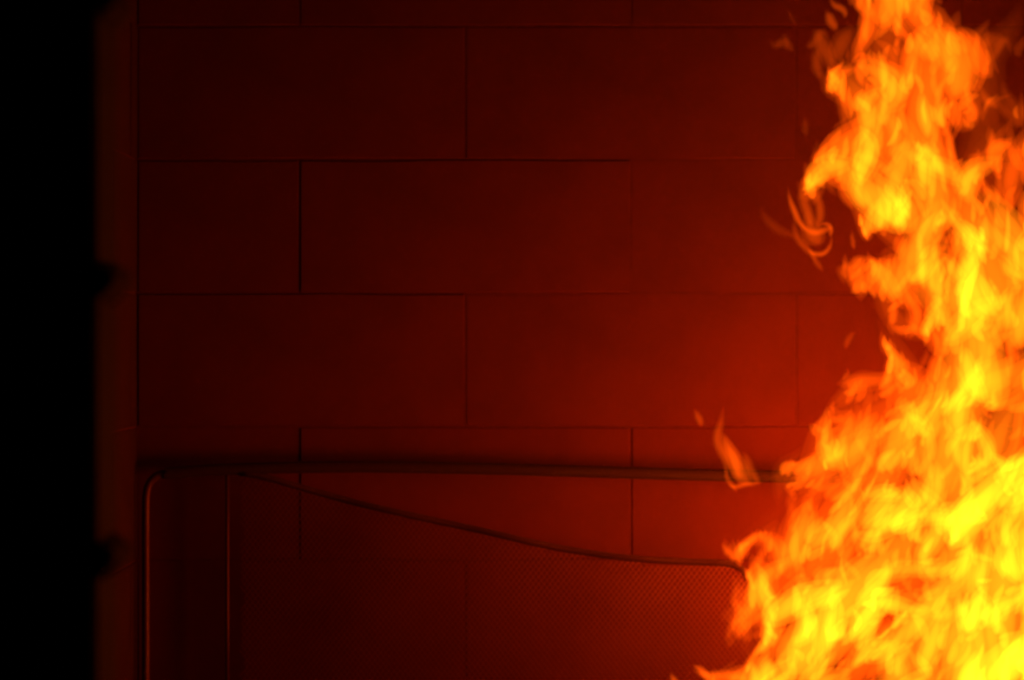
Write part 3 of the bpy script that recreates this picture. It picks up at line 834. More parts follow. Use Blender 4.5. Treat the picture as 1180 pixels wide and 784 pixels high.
(1920,1269,1920,1260,1921,1249,1921,1237,1916,1225,1908,1215,1899,1206,1893,1199,69,184),
(2355,130,2350,125,2346,119,2347,112,2354,103,2361,93,2366,83,2366,74,77,12),
(2016,157,2016,149,2013,142,2008,135,2004,129,2003,123,2005,117,2008,109,55,69),
(2097,209,2096,204,2097,198,2098,191,2099,184,2100,176,2101,170,2102,164,54,218),
(2089,317,2088,305,2084,292,2079,277,2077,262,2080,250,2087,241,2093,235,60,104),
(2197,405,2199,398,2201,391,2202,384,2206,378,2211,374,2216,369,2220,363,60,99),
(1825,1130,1834,1124,1842,1117,1849,1108,1855,1097,1860,1086,1865,1074,1871,1064,77,82),
(2045,863,2048,858,2050,852,2051,845,2052,837,2053,829,2054,822,2055,815,54,210),
(2206,1251,2203,1242,2200,1233,2197,1224,2196,1215,2196,1205,2196,1194,2197,1183,77,552),
(2123,218,2124,208,2123,199,2120,191,2117,184,2113,178,2111,173,2109,169,50,143),
(2154,884,2156,876,2158,867,2160,858,2162,847,2164,836,2167,825,2171,815,45,135),
(2039,818,2037,810,2036,803,2035,794,2034,786,2032,778,2031,770,2031,761,59,27),
(2357,583,2357,575,2357,566,2363,557,2375,550,2388,546,2399,545,2405,542,76,257),
(2216,455,2223,443,2226,430,2228,417,2234,404,2242,395,2250,388,2257,380,77,230),
(2247,219,2250,209,2254,199,2260,187,2266,174,2271,160,2275,147,2278,137,63,45),
(1705,1295,1703,1291,1700,1286,1698,1279,1696,1271,1694,1261,1692,1252,1688,1244,34,44),
(2320,946,2330,942,2342,942,2356,939,2367,931,2372,918,2375,904,2379,890,77,114),
(2523,1126,2536,1101,2545,1075,2546,1046,2539,1014,2529,982,2523,951,2525,922,77,59),
(1927,1547,1933,1539,1938,1533,1941,1529,1943,1527,1945,1525,1948,1521,1955,1517,40,132),
(2203,767,2212,760,2216,750,2216,736,2217,719,2219,700,2223,681,2225,664,61,347),
(2149,1415,2153,1410,2158,1404,2163,1396,2169,1386,2176,1376,2183,1366,2189,1358,77,294),
(2083,1303,2088,1300,2092,1297,2094,1292,2094,1285,2093,1276,2094,1266,2098,1258,52,205),
(2524,435,2530,417,2536,400,2541,382,2543,363,2541,347,2539,333,2538,322,76,80),
(2164,1455,2174,1448,2182,1437,2193,1422,2208,1408,2225,1395,2240,1385,2252,1376,77,179),
(2317,1373,2320,1369,2325,1365,2332,1361,2342,1357,2351,1353,2357,1350,2361,1348,59,323),
(2183,1060,2185,1045,2189,1031,2196,1017,2206,1003,2218,991,2232,980,2246,970,70,226),
(2038,968,2042,961,2047,956,2054,951,2061,946,2069,941,2077,937,2085,934,44,109),
(2497,446,2488,433,2477,423,2471,411,2472,397,2480,382,2486,365,2485,346,77,150),
(2135,1486,2133,1471,2130,1458,2127,1446,2122,1436,2115,1428,2105,1419,2095,1409,77,244),
(2315,1498,2315,1489,2314,1481,2314,1474,2314,1467,2314,1459,2314,1448,2314,1435,74,311),
(1634,1583,1639,1579,1646,1572,1654,1563,1664,1552,1676,1540,1690,1528,1703,1517,64,16),
(1993,1363,1998,1345,2006,1333,2014,1325,2021,1320,2026,1318,2033,1315,2043,1312,69,275),
(2166,64,2165,59,2165,54,2166,49,2165,43,2165,37,2163,30,2161,24,48,82),
(1913,372,1912,365,1912,358,1915,352,1919,346,1923,341,1926,337,1927,334,49,165),
(1882,1567,1887,1560,1892,1552,1896,1544,1900,1536,1904,1527,1908,1519,1913,1512,48,231),
(1831,1613,1836,1598,1842,1582,1850,1565,1861,1549,1874,1531,1888,1512,1901,1493,59,210),
(2509,1400,2509,1387,2510,1369,2513,1345,2516,1316,2518,1288,2515,1265,2507,1247,77,82),
(2296,1272,2295,1257,2293,1245,2292,1236,2291,1231,2290,1225,2290,1219,2291,1209,60,268),
(2055,1229,2057,1224,2061,1219,2067,1213,2072,1208,2077,1203,2081,1199,2085,1197,55,386),
(1720,1289,1722,1276,1722,1264,1723,1256,1726,1249,1730,1242,1733,1233,1734,1220,51,33),
(2263,283,2265,271,2267,258,2274,245,2286,234,2302,227,2319,222,2336,217,52,19),
(2034,1084,2046,1079,2057,1071,2066,1061,2074,1051,2082,1041,2088,1032,2091,1022,66,158),
(2020,1474,2028,1470,2035,1465,2041,1460,2046,1455,2050,1451,2055,1445,2059,1439,32,348),
(2015,93,2028,77,2038,65,2042,57,2040,50,2037,43,2039,33,2048,22,77,76),
(2316,585,2319,574,2321,562,2322,547,2323,530,2323,511,2323,492,2321,473,42,219),
(2432,421,2426,404,2419,390,2415,379,2419,369,2426,359,2429,346,2422,333,77,142),
(2320,476,2316,467,2310,458,2304,445,2301,429,2300,412,2300,396,2300,382,68,32),
(1900,436,1895,427,1890,419,1887,412,1888,405,1890,398,1892,391,1891,385,59,78),
(2366,371,2365,357,2366,345,2370,333,2374,321,2378,310,2383,299,2390,287,77,129),
(1846,1470,1860,1455,1870,1441,1873,1428,1872,1416,1868,1401,1866,1385,1867,1366,77,276),
(1962,351,1967,340,1973,330,1981,321,1989,313,1996,307,2003,301,2010,297,77,127),
(2562,681,2560,664,2558,646,2553,626,2545,606,2536,586,2529,566,2527,547,77,62),
(1823,1551,1822,1529,1824,1510,1827,1494,1829,1483,1831,1474,1835,1468,1842,1461,77,182),
(2078,954,2079,947,2079,940,2081,934,2082,929,2084,924,2086,919,2089,915,52,141),
(2305,1515,2316,1509,2326,1503,2334,1497,2339,1490,2343,1483,2348,1475,2354,1468,77,541),
(2186,683,2184,672,2183,662,2184,655,2184,648,2186,643,2188,637,2190,629,49,195),
(2008,1215,2017,1210,2025,1201,2032,1190,2040,1177,2048,1165,2054,1154,2059,1144,77,280),
(2055,1310,2058,1305,2060,1298,2062,1290,2063,1283,2066,1275,2069,1269,2073,1263,58,188),
(1943,367,1947,359,1949,351,1950,343,1950,335,1950,327,1951,319,1955,312,56,150),
(2095,1095,2105,1091,2115,1087,2124,1080,2132,1071,2138,1060,2143,1049,2148,1038,64,95),
(2142,1069,2146,1055,2148,1041,2148,1026,2145,1010,2144,993,2146,976,2154,960,77,162),
(2461,680,2465,664,2469,650,2472,636,2476,624,2481,610,2488,596,2496,581,77,329),
(2446,1500,2443,1483,2443,1468,2444,1453,2446,1440,2449,1427,2454,1412,2461,1397,75,400),
(2057,833,2055,825,2052,818,2049,810,2049,802,2050,794,2051,786,2050,778,60,96),
(1900,1451,1909,1458,1917,1461,1924,1457,1931,1447,1938,1436,1946,1429,1955,1425,68,378),
(2460,290,2447,283,2436,273,2427,261,2419,248,2412,233,2406,217,2401,202,77,50),
(2109,1671,2128,1671,2144,1674,2157,1675,2164,1671,2164,1663,2162,1652,2162,1638,71,443),
(2062,195,2060,171,2061,148,2059,129,2051,114,2038,104,2024,96,2012,84,77,34),
(2242,516,2243,509,2243,502,2244,495,2243,488,2242,481,2241,475,2241,469,41,161),
(2565,568,2554,542,2543,516,2533,493,2527,470,2524,446,2525,420,2527,392,77,51),
(2319,495,2326,488,2332,479,2338,468,2345,455,2352,443,2360,432,2368,423,53,25),
(2043,338,2048,333,2053,328,2059,320,2064,309,2067,298,2068,288,2068,279,42,197),
(2101,1014,2098,1009,2097,999,2097,982,2096,962,2095,942,2092,928,2088,920,77,180),
(2435,1044,2437,1028,2440,1012,2442,997,2443,983,2443,971,2441,959,2439,948,77,360),
(1851,463,1847,457,1847,450,1846,442,1844,435,1841,428,1838,421,1839,413,40,13),
(1853,1124,1859,1122,1864,1119,1868,1116,1872,1113,1874,1110,1877,1107,1878,1103,40,116),
(2323,1221,2329,1204,2334,1189,2339,1174,2345,1161,2352,1146,2361,1130,2373,1114,77,260),
(2423,1205,2427,1200,2429,1192,2432,1180,2435,1166,2440,1150,2447,1137,2454,1124,77,572),
(2145,1388,2143,1381,2139,1374,2135,1367,2133,1359,2135,1351,2137,1343,2139,1334,62,159),
(2155,996,2140,981,2127,967,2121,954,2125,941,2135,931,2146,922,2151,914,77,186),
(2318,530,2311,522,2305,514,2301,508,2299,503,2298,496,2295,488,2292,479,54,157),
(2071,131,2069,124,2067,117,2066,110,2066,104,2066,98,2065,92,2065,84,54,42),
(1759,1366,1761,1354,1762,1344,1761,1335,1758,1327,1755,1318,1750,1308,1744,1297,72,155),
(2201,299,2201,285,2203,272,2204,259,2202,247,2197,237,2192,229,2191,220,77,72),
(2131,800,2133,788,2135,777,2138,766,2140,755,2141,743,2142,732,2145,721,51,77),
(2061,775,2057,768,2054,762,2051,756,2049,750,2049,745,2049,739,2050,733,44,18),
(1860,429,1860,423,1861,418,1863,414,1864,409,1866,405,1866,400,1867,395,42,290),
(1811,1124,1813,1123,1816,1121,1819,1119,1824,1117,1829,1115,1835,1113,1841,1112,38,83),
(2147,176,2149,166,2152,157,2156,149,2158,141,2157,133,2156,126,2158,118,73,84),
(2391,618,2393,606,2397,593,2400,576,2398,558,2392,544,2383,535,2377,527,76,287),
(2011,642,2012,631,2014,621,2014,614,2014,608,2011,604,2007,601,2004,597,52,185),
(1927,1675,1940,1669,1953,1666,1967,1662,1979,1655,1987,1644,1993,1631,1999,1618,76,155),
(2462,464,2463,449,2456,435,2447,418,2439,398,2437,378,2439,359,2441,338,77,175),
(1947,1427,1952,1419,1958,1413,1964,1408,1969,1403,1974,1397,1978,1391,1983,1383,68,243),
(1961,276,1962,262,1963,249,1961,237,1959,227,1957,217,1957,206,1958,194,44,72),
(2360,396,2350,385,2343,373,2337,361,2332,350,2329,341,2328,333,2332,325,77,54),
(1991,948,1996,939,2000,929,2002,919,2002,909,2001,900,2001,892,2001,886,77,25),
(2348,275,2344,270,2341,265,2340,260,2340,256,2341,251,2343,246,2344,241,41,55),
(1830,1424,1831,1418,1834,1409,1837,1395,1837,1379,1834,1363,1829,1352,1825,1345,69,260),
(1936,1285,1937,1279,1937,1272,1937,1263,1937,1253,1937,1244,1937,1237,1937,1232,62,108),
(2210,256,2217,247,2221,238,2227,230,2234,224,2242,222,2251,220,2259,217,77,90),
(2062,-48,2063,-61,2064,-75,2064,-89,2064,-103,2062,-117,2060,-130,2057,-142,77,392),
(1962,1137,1966,1132,1969,1126,1971,1119,1975,1112,1979,1107,1984,1103,1989,1099,49,199),
(2317,357,2308,346,2301,335,2299,324,2304,312,2313,301,2320,290,2324,278,77,22),
(2172,1368,2184,1360,2198,1354,2210,1345,2220,1332,2228,1317,2236,1302,2247,1289,73,178),
(1731,1675,1729,1668,1728,1661,1726,1653,1724,1643,1723,1632,1723,1622,1725,1612,75,336),
(2200,1227,2211,1215,2221,1202,2228,1188,2233,1172,2237,1157,2243,1143,2252,1131,77,420),
(2057,1231,2066,1227,2076,1223,2088,1219,2100,1214,2112,1208,2122,1201,2132,1195,65,264),
(2055,1557,2051,1551,2050,1543,2049,1536,2050,1527,2053,1519,2055,1511,2057,1504,67,258),
(1879,1537,1880,1513,1880,1489,1879,1464,1883,1439,1890,1415,1902,1393,1915,1371,62,184),
(2355,1461,2357,1447,2359,1433,2361,1421,2363,1410,2365,1399,2367,1389,2369,1379,50,236),
(2233,1078,2237,1074,2241,1070,2245,1067,2246,1062,2244,1058,2242,1053,2242,1048,37,408),
(1975,1524,1991,1521,2010,1522,2031,1518,2050,1506,2063,1488,2072,1468,2082,1453,77,125),
(2097,485,2095,477,2092,469,2090,462,2092,455,2096,449,2100,442,2100,433,53,242),
(2333,483,2330,472,2327,462,2326,454,2327,447,2332,441,2338,434,2343,427,65,52),
(2551,1033,2551,1019,2551,1005,2551,989,2554,972,2560,956,2565,941,2569,925,55,76),
(2156,227,2157,217,2155,207,2152,196,2151,185,2152,174,2154,162,2153,150,53,78),
(2154,1581,2159,1573,2162,1563,2162,1552,2161,1541,2159,1528,2158,1517,2158,1506,40,87),
(2038,1282,2038,1274,2040,1266,2044,1259,2048,1252,2054,1245,2061,1239,2068,1234,42,122),
(2134,59,2139,53,2143,46,2142,40,2137,34,2130,28,2122,23,2118,18,52,116),
(2119,1254,2122,1251,2126,1247,2130,1242,2133,1235,2134,1227,2135,1221,2136,1215,50,164),
(2358,1554,2354,1546,2350,1538,2350,1531,2354,1525,2362,1520,2369,1515,2373,1510,53,570),
(2020,539,2014,533,2012,525,2012,517,2015,508,2019,498,2024,489,2030,481,55,141),
(1720,1482,1718,1474,1718,1465,1718,1457,1716,1448,1714,1440,1711,1432,1711,1424,53,30),
(1904,1085,1904,1082,1903,1079,1902,1075,1901,1071,1900,1067,1899,1062,1898,1058,33,286),
(2208,685,2206,679,2206,672,2208,664,2211,656,2215,650,2218,644,2220,640,52,240),
(1876,1658,1885,1646,1892,1633,1898,1619,1905,1605,1914,1592,1924,1578,1932,1563,55,412),
(2302,172,2299,164,2294,154,2290,142,2286,127,2283,110,2277,95,2269,82,32,14),
(2065,377,2061,364,2062,354,2067,346,2074,340,2080,334,2084,329,2088,322,55,104),
(2078,70,2075,64,2073,58,2073,53,2074,48,2075,42,2076,36,2077,30,40,118),
(1865,1181,1866,1176,1867,1170,1867,1164,1867,1158,1869,1153,1871,1149,1876,1145,48,82),
(2485,1233,2488,1219,2491,1207,2493,1197,2496,1191,2501,1188,2508,1187,2517,1184,52,317),
(2117,1299,2129,1297,2138,1296,2145,1295,2150,1293,2154,1292,2161,1289,2170,1285,55,233),
(1984,1394,1992,1393,1999,1393,2005,1391,2009,1387,2012,1382,2015,1377,2020,1372,55,505),
(2213,1420,2219,1417,2223,1411,2225,1402,2226,1390,2227,1379,2229,1369,2232,1363,55,316),
(2102,1010,2106,1004,2109,998,2110,993,2110,988,2111,984,2111,980,2112,975,44,260),
(1907,340,1913,332,1920,325,1926,319,1930,313,1933,306,1936,300,1938,294,55,62),
(1959,150,1967,141,1975,133,1983,129,1991,128,1999,131,2008,134,2018,135,54,43),
(2340,682,2345,672,2347,664,2346,657,2341,651,2336,646,2334,640,2336,633,46,165),
(2168,838,2168,829,2169,819,2172,809,2175,798,2180,786,2185,775,2189,766,54,82),
(1962,16,1961,11,1960,6,1959,2,1958,-3,1956,-7,1955,-11,1953,-14,35,18),
(2017,1421,2024,1420,2031,1417,2038,1413,2045,1407,2051,1399,2055,1391,2059,1382,55,189),
(2025,591,2035,583,2044,578,2052,575,2059,575,2066,576,2073,575,2080,573,53,14),
(1802,1362,1807,1359,1812,1356,1818,1351,1824,1344,1830,1335,1837,1327,1844,1322,54,75),
(2319,1087,2329,1081,2337,1075,2345,1068,2353,1062,2361,1058,2370,1054,2379,1049,55,321),
(2172,12,2167,6,2162,1,2158,-6,2159,-14,2164,-22,2171,-28,2176,-34,55,18),
(2228,393,2229,386,2233,380,2241,372,2249,364,2254,355,2255,348,2254,341,55,41),
(2098,219,2091,212,2084,206,2079,201,2078,193,2080,185,2083,177,2085,166,55,156),
(2092,890,2089,885,2084,880,2078,874,2071,867,2066,860,2061,855,2056,853,55,127),
(1880,1007,1879,1003,1876,1000,1874,995,1871,991,1869,985,1868,980,1865,975,39,46),
(1763,1283,1766,1273,1766,1263,1767,1253,1769,1245,1773,1237,1777,1230,1779,1222,43,55),
(1991,1617,1995,1605,1999,1594,2005,1585,2009,1576,2013,1568,2016,1560,2018,1551,55,98),
(2154,284,2153,276,2153,268,2152,261,2151,254,2148,249,2145,244,2143,238,55,143),
(2243,1212,2256,1203,2266,1197,2269,1193,2266,1188,2259,1182,2255,1175,2259,1168,55,370),
(2306,706,2309,698,2311,692,2312,686,2314,681,2316,675,2320,668,2324,660,55,189),
(2445,1114,2449,1105,2454,1096,2460,1086,2465,1075,2472,1062,2480,1051,2490,1041,55,255),
(2270,555,2266,552,2265,547,2264,540,2263,533,2261,527,2257,524,2254,522,43,284),
(2238,300,2239,293,2238,287,2236,280,2234,273,2231,266,2230,259,2229,254,54,56),
(1791,1340,1792,1333,1794,1326,1797,1319,1799,1313,1800,1307,1800,1301,1799,1295,50,94),
(2072,43,2072,32,2072,21,2073,10,2073,-1,2073,-11,2073,-22,2075,-33,52,125),
(1751,1473,1753,1467,1755,1462,1757,1458,1757,1454,1756,1450,1754,1447,1751,1442,31,90),
(1927,1046,1926,1040,1927,1034,1929,1029,1930,1024,1930,1020,1928,1014,1926,1009,41,233),
(2124,1199,2123,1194,2125,1189,2129,1183,2136,1175,2144,1167,2150,1159,2154,1151,55,279),
(1932,1441,1936,1432,1939,1423,1940,1415,1940,1406,1939,1397,1937,1386,1936,1374,48,248),
(2075,1441,2081,1437,2085,1433,2087,1427,2087,1421,2087,1415,2088,1409,2088,1403,50,216),
(2355,1009,2362,1001,2366,993,2367,987,2368,981,2368,975,2368,968,2366,959,55,175),
(2280,596,2283,594,2288,591,2291,586,2291,578,2291,570,2292,562,2296,556,54,129),
(2002,261,2002,255,2000,248,1996,243,1989,238,1983,232,1978,226,1975,220,55,163),
(2167,939,2171,938,2175,935,2179,929,2182,921,2183,911,2184,902,2185,894,36,266),
(2048,1219,2052,1211,2059,1205,2066,1198,2073,1190,2080,1183,2087,1176,2094,1172,55,321),
(2481,571,2480,559,2480,546,2478,534,2471,523,2462,515,2453,507,2445,499,55,113),
(2078,998,2079,993,2080,987,2081,981,2083,975,2086,969,2088,963,2088,956,51,190),
(2144,351,2148,339,2152,328,2155,316,2157,304,2158,291,2159,279,2161,267,52,88),
(2294,1401,2294,1392,2295,1383,2298,1375,2303,1367,2308,1359,2311,1351,2313,1343,55,282),
(1994,678,1994,674,1994,669,1994,664,1994,658,1992,654,1991,650,1990,647,35,86),
(2172,1235,2170,1230,2165,1225,2162,1218,2162,1210,2164,1200,2168,1191,2169,1183,55,268),
(1984,-37,1985,-42,1983,-51,1981,-67,1984,-86,1992,-103,2004,-115,2018,-121,55,157),
(2262,766,2266,760,2271,755,2276,752,2280,748,2285,743,2288,736,2292,728,55,175),
(2346,626,2346,619,2343,609,2341,592,2342,572,2347,554,2355,539,2363,528,49,181),
(2214,1486,2214,1478,2214,1470,2214,1462,2213,1453,2210,1445,2206,1437,2203,1428,55,222),
(2166,655,2169,647,2172,639,2174,630,2175,623,2173,615,2170,608,2166,601,35,172),
(2107,1173,2105,1169,2100,1164,2095,1158,2090,1149,2086,1140,2084,1131,2084,1123,55,234),
(2112,921,2120,913,2126,905,2129,896,2131,887,2135,879,2139,871,2143,861,41,95),
(1991,1183,1995,1178,1999,1172,2002,1166,2006,1161,2010,1157,2016,1152,2021,1148,55,139),
(2165,766,2163,759,2161,751,2161,745,2160,739,2161,733,2161,728,2161,722,43,196),
(1865,1535,1864,1528,1864,1521,1866,1514,1869,1508,1872,1502,1873,1495,1871,1488,49,229),
(2047,-55,2047,-62,2047,-70,2046,-79,2043,-88,2039,-96,2035,-102,2033,-108,55,292),
(1982,369,1982,358,1983,347,1984,337,1986,328,1988,322,1991,316,1995,309,40,152),
(1701,1275,1705,1268,1708,1262,1711,1258,1715,1256,1720,1254,1724,1252,1727,1247,45,102),
(1737,1573,1743,1562,1749,1551,1754,1542,1759,1532,1762,1523,1767,1515,1773,1508,55,129),
(2133,505,2127,492,2123,480,2120,472,2117,466,2113,459,2107,449,2103,435,50,125),
(1861,1229,1864,1216,1868,1206,1871,1198,1874,1191,1875,1184,1875,1175,1877,1163,50,90),
(2309,375,2309,366,2310,357,2311,350,2313,344,2318,338,2324,332,2332,326,51,59),
(1951,643,1948,638,1945,632,1944,626,1945,620,1946,613,1946,606,1943,599,45,41),
(1719,1460,1722,1447,1730,1436,1741,1428,1752,1419,1761,1410,1768,1401,1773,1392,55,63),
(1677,1495,1678,1490,1681,1486,1684,1482,1687,1477,1690,1473,1694,1469,1699,1467,44,13),
(1757,1410,1764,1397,1770,1387,1776,1382,1782,1379,1789,1376,1796,1368,1802,1355,41,168),
(1737,1515,1740,1510,1742,1504,1744,1498,1746,1493,1748,1487,1750,1482,1750,1476,47,68),
(2380,1124,2384,1107,2386,1088,2390,1065,2399,1042,2410,1022,2420,1004,2425,986,53,568),
(2191,638,2190,628,2190,619,2192,612,2195,605,2198,599,2200,591,2203,581,50,192),
(2000,555,1998,549,1995,543,1993,536,1990,529,1988,521,1986,513,1985,506,31,150),
(1871,427,1878,424,1885,420,1892,416,1898,412,1904,408,1909,403,1915,398,55,138),
(1998,99,1995,87,1993,76,1994,65,1996,56,1998,47,2000,38,2002,29,55,65),
(2052,1348,2059,1341,2067,1336,2074,1333,2078,1330,2081,1326,2084,1320,2088,1314,55,105),
(2432,1353,2435,1340,2436,1328,2437,1319,2439,1312,2442,1309,2444,1306,2446,1302,55,434),
(2123,600,2124,595,2127,591,2130,586,2134,580,2137,573,2141,566,2146,561,55,214),
(1905,1045,1903,1029,1901,1014,1901,1002,1904,992,1909,983,1913,972,1915,961,55,95),
(2045,138,2042,133,2040,128,2040,123,2042,117,2045,112,2049,106,2050,100,49,59),
(2335,1268,2340,1255,2340,1242,2339,1231,2339,1221,2344,1212,2350,1204,2356,1192,54,255),
(2057,1428,2061,1426,2064,1423,2066,1419,2067,1415,2067,1411,2068,1408,2068,1405,34,193),
(2388,1592,2388,1580,2388,1567,2389,1555,2391,1544,2393,1533,2395,1522,2398,1511,54,988),
(1931,223,1932,217,1932,212,1932,205,1933,198,1936,191,1940,185,1943,179,55,98),
(2164,137,2162,126,2158,115,2152,104,2145,94,2139,85,2131,76,2124,69,55,110),
(1921,379,1919,375,1918,370,1919,364,1922,358,1927,352,1930,346,1933,342,44,180),
(2112,975,2112,966,2110,956,2108,948,2105,940,2104,933,2105,927,2107,921,53,184),
(2224,1670,2225,1661,2225,1652,2228,1642,2234,1631,2241,1622,2248,1614,2253,1607,55,1090),
(1997,1148,1998,1142,1999,1136,2001,1130,2004,1125,2009,1119,2013,1113,2014,1105,32,185),
(2209,512,2211,509,2212,505,2212,500,2209,494,2203,489,2199,484,2196,479,38,118),
(2208,1188,2212,1184,2215,1179,2218,1174,2222,1169,2225,1165,2229,1161,2233,1156,43,455),
(2174,1015,2182,1007,2188,1000,2188,993,2185,986,2180,978,2178,969,2179,959,55,170),
(1813,1101,1816,1095,1820,1090,1823,1084,1826,1078,1828,1073,1829,1067,1830,1062,40,68),
(2438,160,2447,149,2455,137,2460,122,2458,105,2452,89,2445,75,2441,62,55,87),
(1920,1110,1927,1105,1936,1102,1944,1098,1951,1092,1955,1084,1957,1074,1961,1065,55,51),
(2064,945,2066,940,2068,936,2070,931,2072,925,2075,920,2078,914,2081,908,47,90),
(1785,1381,1782,1378,1776,1374,1771,1370,1768,1363,1767,1354,1768,1346,1768,1338,48,201),
(2334,757,2338,751,2341,745,2341,739,2339,733,2336,726,2333,720,2331,714,55,192),
(2272,1245,2272,1242,2272,1237,2271,1231,2270,1225,2269,1218,2268,1212,2269,1208,46,172),
(1965,1516,1965,1508,1967,1501,1969,1493,1968,1485,1967,1477,1967,1469,1969,1461,49,98),
(1990,629,1993,622,1996,617,2000,612,2003,609,2005,605,2006,601,2009,596,46,77),
(2197,329,2199,314,2204,302,2209,293,2212,285,2213,278,2213,270,2214,260,48,35),
(2044,722,2049,715,2056,709,2063,705,2070,701,2076,698,2082,694,2088,691,49,64),
(2273,482,2271,478,2271,473,2273,467,2276,461,2279,454,2280,450,2280,446,44,83),
(2072,849,2077,843,2080,838,2081,832,2081,827,2079,820,2078,814,2076,807,48,72),
(1754,1249,1755,1243,1754,1238,1754,1234,1753,1230,1753,1227,1752,1224,1751,1220,36,62),
(1790,1528,1795,1520,1803,1513,1810,1507,1815,1499,1817,1490,1819,1480,1823,1471,47,126),
(2103,896,2106,888,2109,880,2110,874,2110,868,2109,861,2108,854,2107,846,40,85),
(2063,1509,2066,1504,2071,1499,2078,1494,2086,1490,2095,1487,2101,1484,2105,1480,55,166),
(1949,1202,1954,1194,1958,1185,1961,1175,1962,1164,1962,1152,1963,1141,1966,1132,38,128),
(1847,1527,1847,1521,1848,1516,1847,1511,1843,1507,1837,1503,1831,1498,1828,1492,54,175),
(1869,1127,1875,1124,1881,1121,1885,1117,1890,1113,1894,1107,1897,1099,1901,1091,46,81),
(1980,1008,1978,1003,1978,996,1978,988,1979,977,1981,966,1983,954,1984,944,55,71),
(1900,379,1897,374,1896,370,1897,364,1899,359,1903,354,1908,350,1914,346,42,122),
(2305,1118,2298,1109,2296,1101,2299,1095,2305,1091,2310,1088,2310,1084,2305,1077,55,267),
(2186,198,2188,192,2189,186,2192,179,2194,171,2197,163,2200,155,2203,148,55,117),
(2296,672,2292,667,2289,662,2286,657,2284,651,2282,647,2280,642,2279,637,40,158),
(1853,1340,1851,1333,1850,1326,1849,1321,1849,1316,1849,1311,1848,1305,1847,1299,48,88),
(1989,676,1988,672,1987,667,1987,663,1987,659,1986,655,1986,651,1984,647,32,90),
(1918,301,1923,294,1929,289,1936,285,1941,281,1944,277,1948,271,1952,265,38,13),
(2104,1475,2110,1471,2115,1466,2117,1458,2116,1450,2113,1440,2109,1431,2106,1424,55,152),
(2017,929,2018,922,2019,916,2022,911,2023,907,2025,901,2027,896,2030,889,46,19),
(2266,940,2272,936,2276,932,2279,929,2281,928,2284,928,2288,927,2292,925,37,211),
(2042,1136,2039,1133,2038,1129,2039,1124,2041,1118,2044,1112,2046,1107,2047,1103,39,202),
(1871,1044,1883,1032,1895,1019,1908,1006,1922,994,1936,984,1949,975,1961,969,53,55),
(1733,1474,1736,1470,1739,1467,1744,1464,1750,1460,1754,1454,1758,1446,1761,1436,55,19),
(2327,891,2335,889,2342,885,2347,880,2350,872,2353,865,2358,858,2365,852,55,76),
(2016,690,2014,681,2010,674,2007,668,2006,663,2008,659,2011,655,2013,649,45,64),
(2065,818,2062,813,2061,808,2061,802,2060,798,2059,794,2057,790,2056,785,34,34),
(2217,639,2214,630,2215,622,2218,616,2220,609,2221,602,2221,594,2222,585,54,214),
(2073,603,2075,595,2078,587,2080,578,2083,570,2085,562,2087,555,2091,548,45,88),
(1951,1079,1952,1073,1951,1066,1949,1061,1949,1055,1951,1050,1952,1044,1952,1039,28,149),
(2133,1276,2133,1271,2135,1266,2138,1260,2142,1254,2147,1247,2151,1241,2154,1235,55,237),
(2486,1564,2492,1564,2500,1563,2510,1560,2520,1553,2529,1545,2535,1537,2539,1531,52,92),
(2011,304,2012,291,2012,278,2013,267,2015,256,2020,246,2025,237,2029,227,52,109),
(2507,907,2505,892,2504,878,2504,866,2507,856,2510,847,2514,837,2516,827,46,86),
(1790,1475,1788,1472,1786,1468,1782,1464,1777,1460,1771,1457,1766,1454,1762,1451,46,233),
(2466,1580,2462,1572,2459,1564,2458,1555,2458,1546,2460,1536,2461,1526,2463,1517,55,457),
(2226,1211,2234,1205,2242,1200,2249,1191,2252,1180,2251,1168,2250,1157,2252,1149,55,438),
(2215,898,2214,891,2214,884,2214,876,2212,867,2210,859,2206,850,2203,841,50,174),
(2132,145,2131,136,2127,128,2126,120,2129,111,2135,104,2142,98,2146,92,55,79),
(2517,248,2516,242,2513,237,2509,231,2504,225,2500,219,2495,211,2490,204,55,74),
(2144,1109,2145,1100,2146,1091,2146,1084,2147,1079,2147,1074,2147,1068,2146,1062,55,168),
(2194,132,2191,124,2187,115,2184,105,2184,95,2186,84,2188,74,2189,63,44,130),
(2222,1018,2223,1011,2227,1003,2232,995,2238,986,2243,978,2247,971,2249,965,51,192),
(1862,1292,1863,1284,1864,1278,1865,1273,1866,1269,1866,1265,1866,1261,1865,1255,38,167),
(2148,1548,2149,1541,2152,1533,2155,1526,2160,1519,2165,1512,2171,1506,2178,1500,49,132),
(2245,1542,2248,1534,2252,1526,2256,1517,2260,1508,2263,1499,2265,1489,2268,1480,45,385),
(2255,1453,2260,1449,2265,1443,2269,1436,2271,1427,2270,1418,2270,1411,2270,1405,46,304),
(1951,1354,1950,1340,1945,1328,1941,1318,1939,1309,1939,1299,1940,1288,1937,1275,37,154),
(1992,1290,1996,1285,1998,1279,2000,1273,2001,1266,2001,1259,2002,1252,2003,1245,53,104),
(1856,1093,1860,1092,1863,1087,1866,1079,1871,1068,1876,1057,1881,1047,1886,1040,53,69),
(2540,1366,2535,1352,2530,1334,2531,1311,2537,1286,2547,1260,2555,1238,2557,1218,55,49),
(1798,1460,1801,1456,1805,1452,1807,1449,1808,1446,1808,1442,1808,1439,1807,1435,33,85),
(2053,1674,2061,1675,2068,1675,2074,1673,2080,1668,2085,1662,2089,1655,2092,1647,55,530),
(2019,1001,2017,996,2017,991,2019,987,2022,982,2025,977,2028,972,2030,968,38,92),
(1763,1490,1764,1486,1764,1482,1764,1478,1763,1472,1763,1466,1763,1460,1761,1455,39,271),
